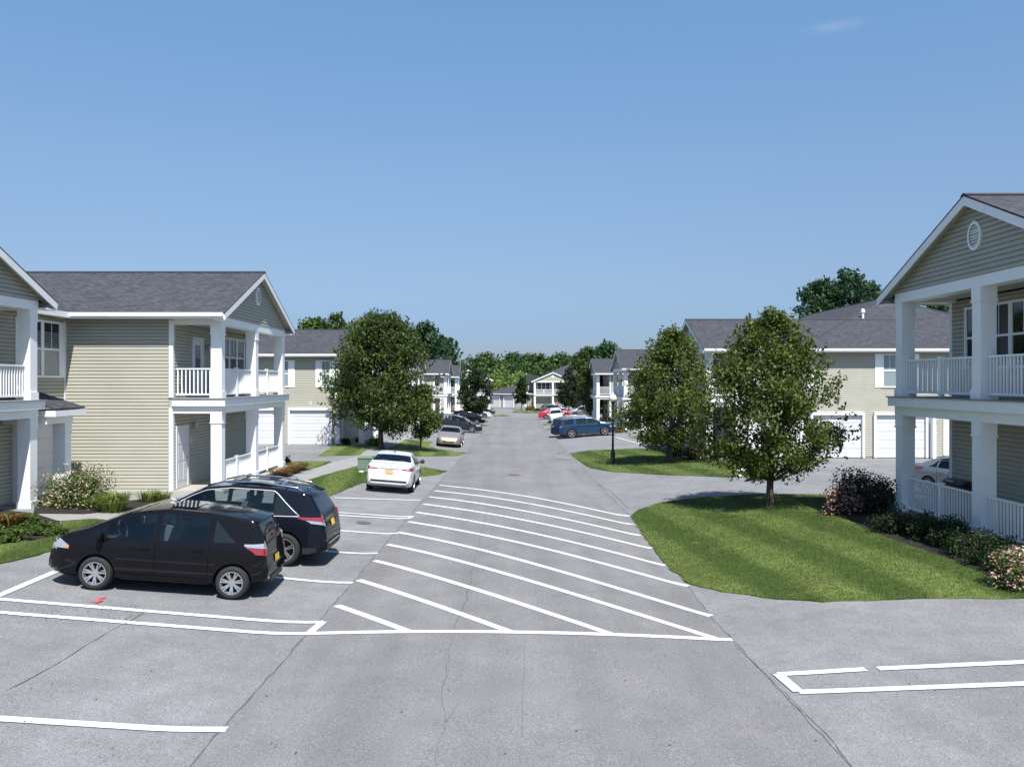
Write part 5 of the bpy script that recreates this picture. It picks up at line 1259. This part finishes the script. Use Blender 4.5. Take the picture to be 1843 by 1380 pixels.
lamp(P(949, 740), 3.6, 'far globe lamp left of the distant double-decker porch')
# stop sign
c = P(1002, 745); root = thing('stop_sign', c, 'red octagonal stop sign on a post at the far end of the street', 'sign')
m = MB(); m.tube([(c.x, c.y+.03, c.z), (c.x, c.y+.03, c.z+1.9)], [.035, .035], 6); m.build('post', DARK, root)
def octo(r, yy): return [(c.x+r*math.cos(math.pi/8+i*math.pi/4), c.y+yy, c.z+1.65+r*math.sin(math.pi/8+i*math.pi/4)) for i in range(8)]
m = MB(); m.prism(octo(.29, -.005), (0, .015, 0)); pl = m.build('panel', WHITE2, root)
m = MB(); m.prism(octo(.265, -.012), (0, .006, 0)); m.build('red_face', mat('stop_red', (.6, .02, .02), .5), pl)
tc = bpy.data.curves.new('legend', 'FONT'); tc.body = 'STOP'; tc.size = .19; tc.align_x = 'CENTER'; tc.align_y = 'CENTER'
to = bpy.data.objects.new('legend', tc); COL.objects.link(to); dg = bpy.context.evaluated_depsgraph_get(); tm = bpy.data.meshes.new_from_object(to.evaluated_get(dg)); bpy.data.objects.remove(to)
lo_ = bpy.data.objects.new('legend', tm); COL.objects.link(lo_); tm.materials.append(WHITE2); lo_.parent = pl; lo_.rotation_euler = (R(90), 0, 0); lo_.location = (0, -.016, 1.65)
# utility box
c = P(661, 849); root = thing('utility_box', c, 'green utility box on the lawn left of the white sedan', 'utility box')
m = MB(Fr(c, (1, 0, 0), (0, 1, 0))); m.box(-.45, .55, -.0, .8, .06, .62); m.prism([(-.48, -.03, .62), (-.48, .83, .62), (-.48, .83, .66), (-.48, .35, .72), (-.48, -.03, .66)], (1.06, 0, 0)); m.build('cabinet', TRANS, root)
m = MB(Fr(c, (1, 0, 0), (0, 1, 0))); m.box(-.55, .65, -.1, .9, -.1, .06); m.build('pad', CONC, root)
m = MB(Fr(c, (1, 0, 0), (0, 1, 0))); m.box(.04, .055, -.012, -.002, .1, .6); m.box(-.4, .0, -.012, -.002, .12, .13); m.build('door_seam', DARK, root)
# manhole and drains
c = P(925, 855); m = MB(); n = 24; m.prism([(c.x+.33*math.cos(6.283*i/n), c.y+.33*math.sin(6.283*i/n), c.z+.002) for i in range(n)], (0, 0, .012))
for k in range(-2, 3): m.box(c.x-.22, c.x+.22, c.y+k*.1-.012, c.y+k*.1+.012, c.z+.014, c.z+.02)
tag(m.build('manhole_cover', mat('cast_iron', (.11, .085, .08), .7), None), 'round rusty manhole cover in the middle of the street', 'manhole cover')
for px, py, lb in ((848, 816, 'dark drain grate at the left edge of the street'), (1012, 816, 'dark drain grate at the right edge of the street')):
    c = P(px, py); m = MB(); zt = c.z+.012
    m.box(c.x-.38, c.x+.38, c.y-.3, c.y+.3, zt-.02, zt)
    root = m.build('drain_grate', DARK, None); tag(root, lb, 'drain', 'drain grates at the street edges')
    m = MB()
    for k in range(7): m.box(c.x-.34+k*.1, c.x-.30+k*.1, c.y-.27, c.y+.27, zt+.001, zt+.012)
    m.build('bars', GREY, root)
# rocks
for i, (px, py, s, lb) in enumerate([(1337, 849, .26, 'pale rock on the lawn behind the nearest right tree'), (1332, 858, .10, 'tiny pale stone at the lawn edge below the pale rock'), (650, 851, .12, 'pale stone at the foot of the green utility box')]):
    c = P(px, py); bm = bmesh.new(); bmesh.ops.create_icosphere(bm, subdivisions=2, radius=s); rg = random.Random(i)
    for v in bm.verts: v.co *= rg.uniform(.8, 1.15); v.co.z *= .5
    me = bpy.data.meshes.new('rock'); bm.to_mesh(me); bm.free(); me.materials.append(ROCK); o = bpy.data.objects.new('rock', me); COL.objects.link(o); o.location = c+Vector((0, 0, .05)); tag(o, lb, 'rock')
# planter
c = Vector((XD(1303, 46.4), 46.4, -.1+.14+.0)); root = thing('planter_box', c, 'red-brown wooden flower box on the porch behind the right trees', 'planter')
m = MB(Fr(c, (1, 0, 0), (0, 1, 0))); m.box(-.42, .42, -.2, .2, 0, .34); m.box(-.46, .46, -.24, -.2, .27, .35); m.box(-.46, .46, .2, .24, .27, .35); m.build('box', WOOD, root)
mb = MB(); rg = random.Random(3); leaves(mb, [(c.x+rg.uniform(-.5, .4), c.y+rg.uniform(-.2, .2), c.z+.36+abs(rg.gauss(0, .1))) for _ in range(420)], .045, rg); mb.build('flowers', leafmat('teal_leaf', [(0, (.04, .16, .08)), (.6, (.08, .26, .15)), (1, (.2, .4, .25))]), root, recalc=False)
# covered grill on the right porch
c = Vector((11.75, 21.6, .55)); root = thing('gas_grill', c, 'black grill behind the lower railing of the right porch', 'grill')
m = MB(Fr(c, (0, 1, 0), (1, 0, 0)))
m.box(-.62, .62, -.24, .24, .82, .88); m.box(-.33, .33, -.22, .22, .1, .82); m.build('cart', BLACKP, root)
m = MB(Fr(c, (0, 1, 0), (1, 0, 0))); n = 10; m.prism([(-.45, .24*math.cos(math.pi*i/n), .88+.14*math.sin(math.pi*i/n)) for i in range(n+1)], (.90, 0, 0)); ld = m.build('lid', BLACKP, root)
m = MB(Fr(c, (0, 1, 0), (1, 0, 0))); m.tube([(-.2, -.27, .98), (.2, -.27, .98)], [.012, .012], 6); m.build('handle', CHROME, ld)
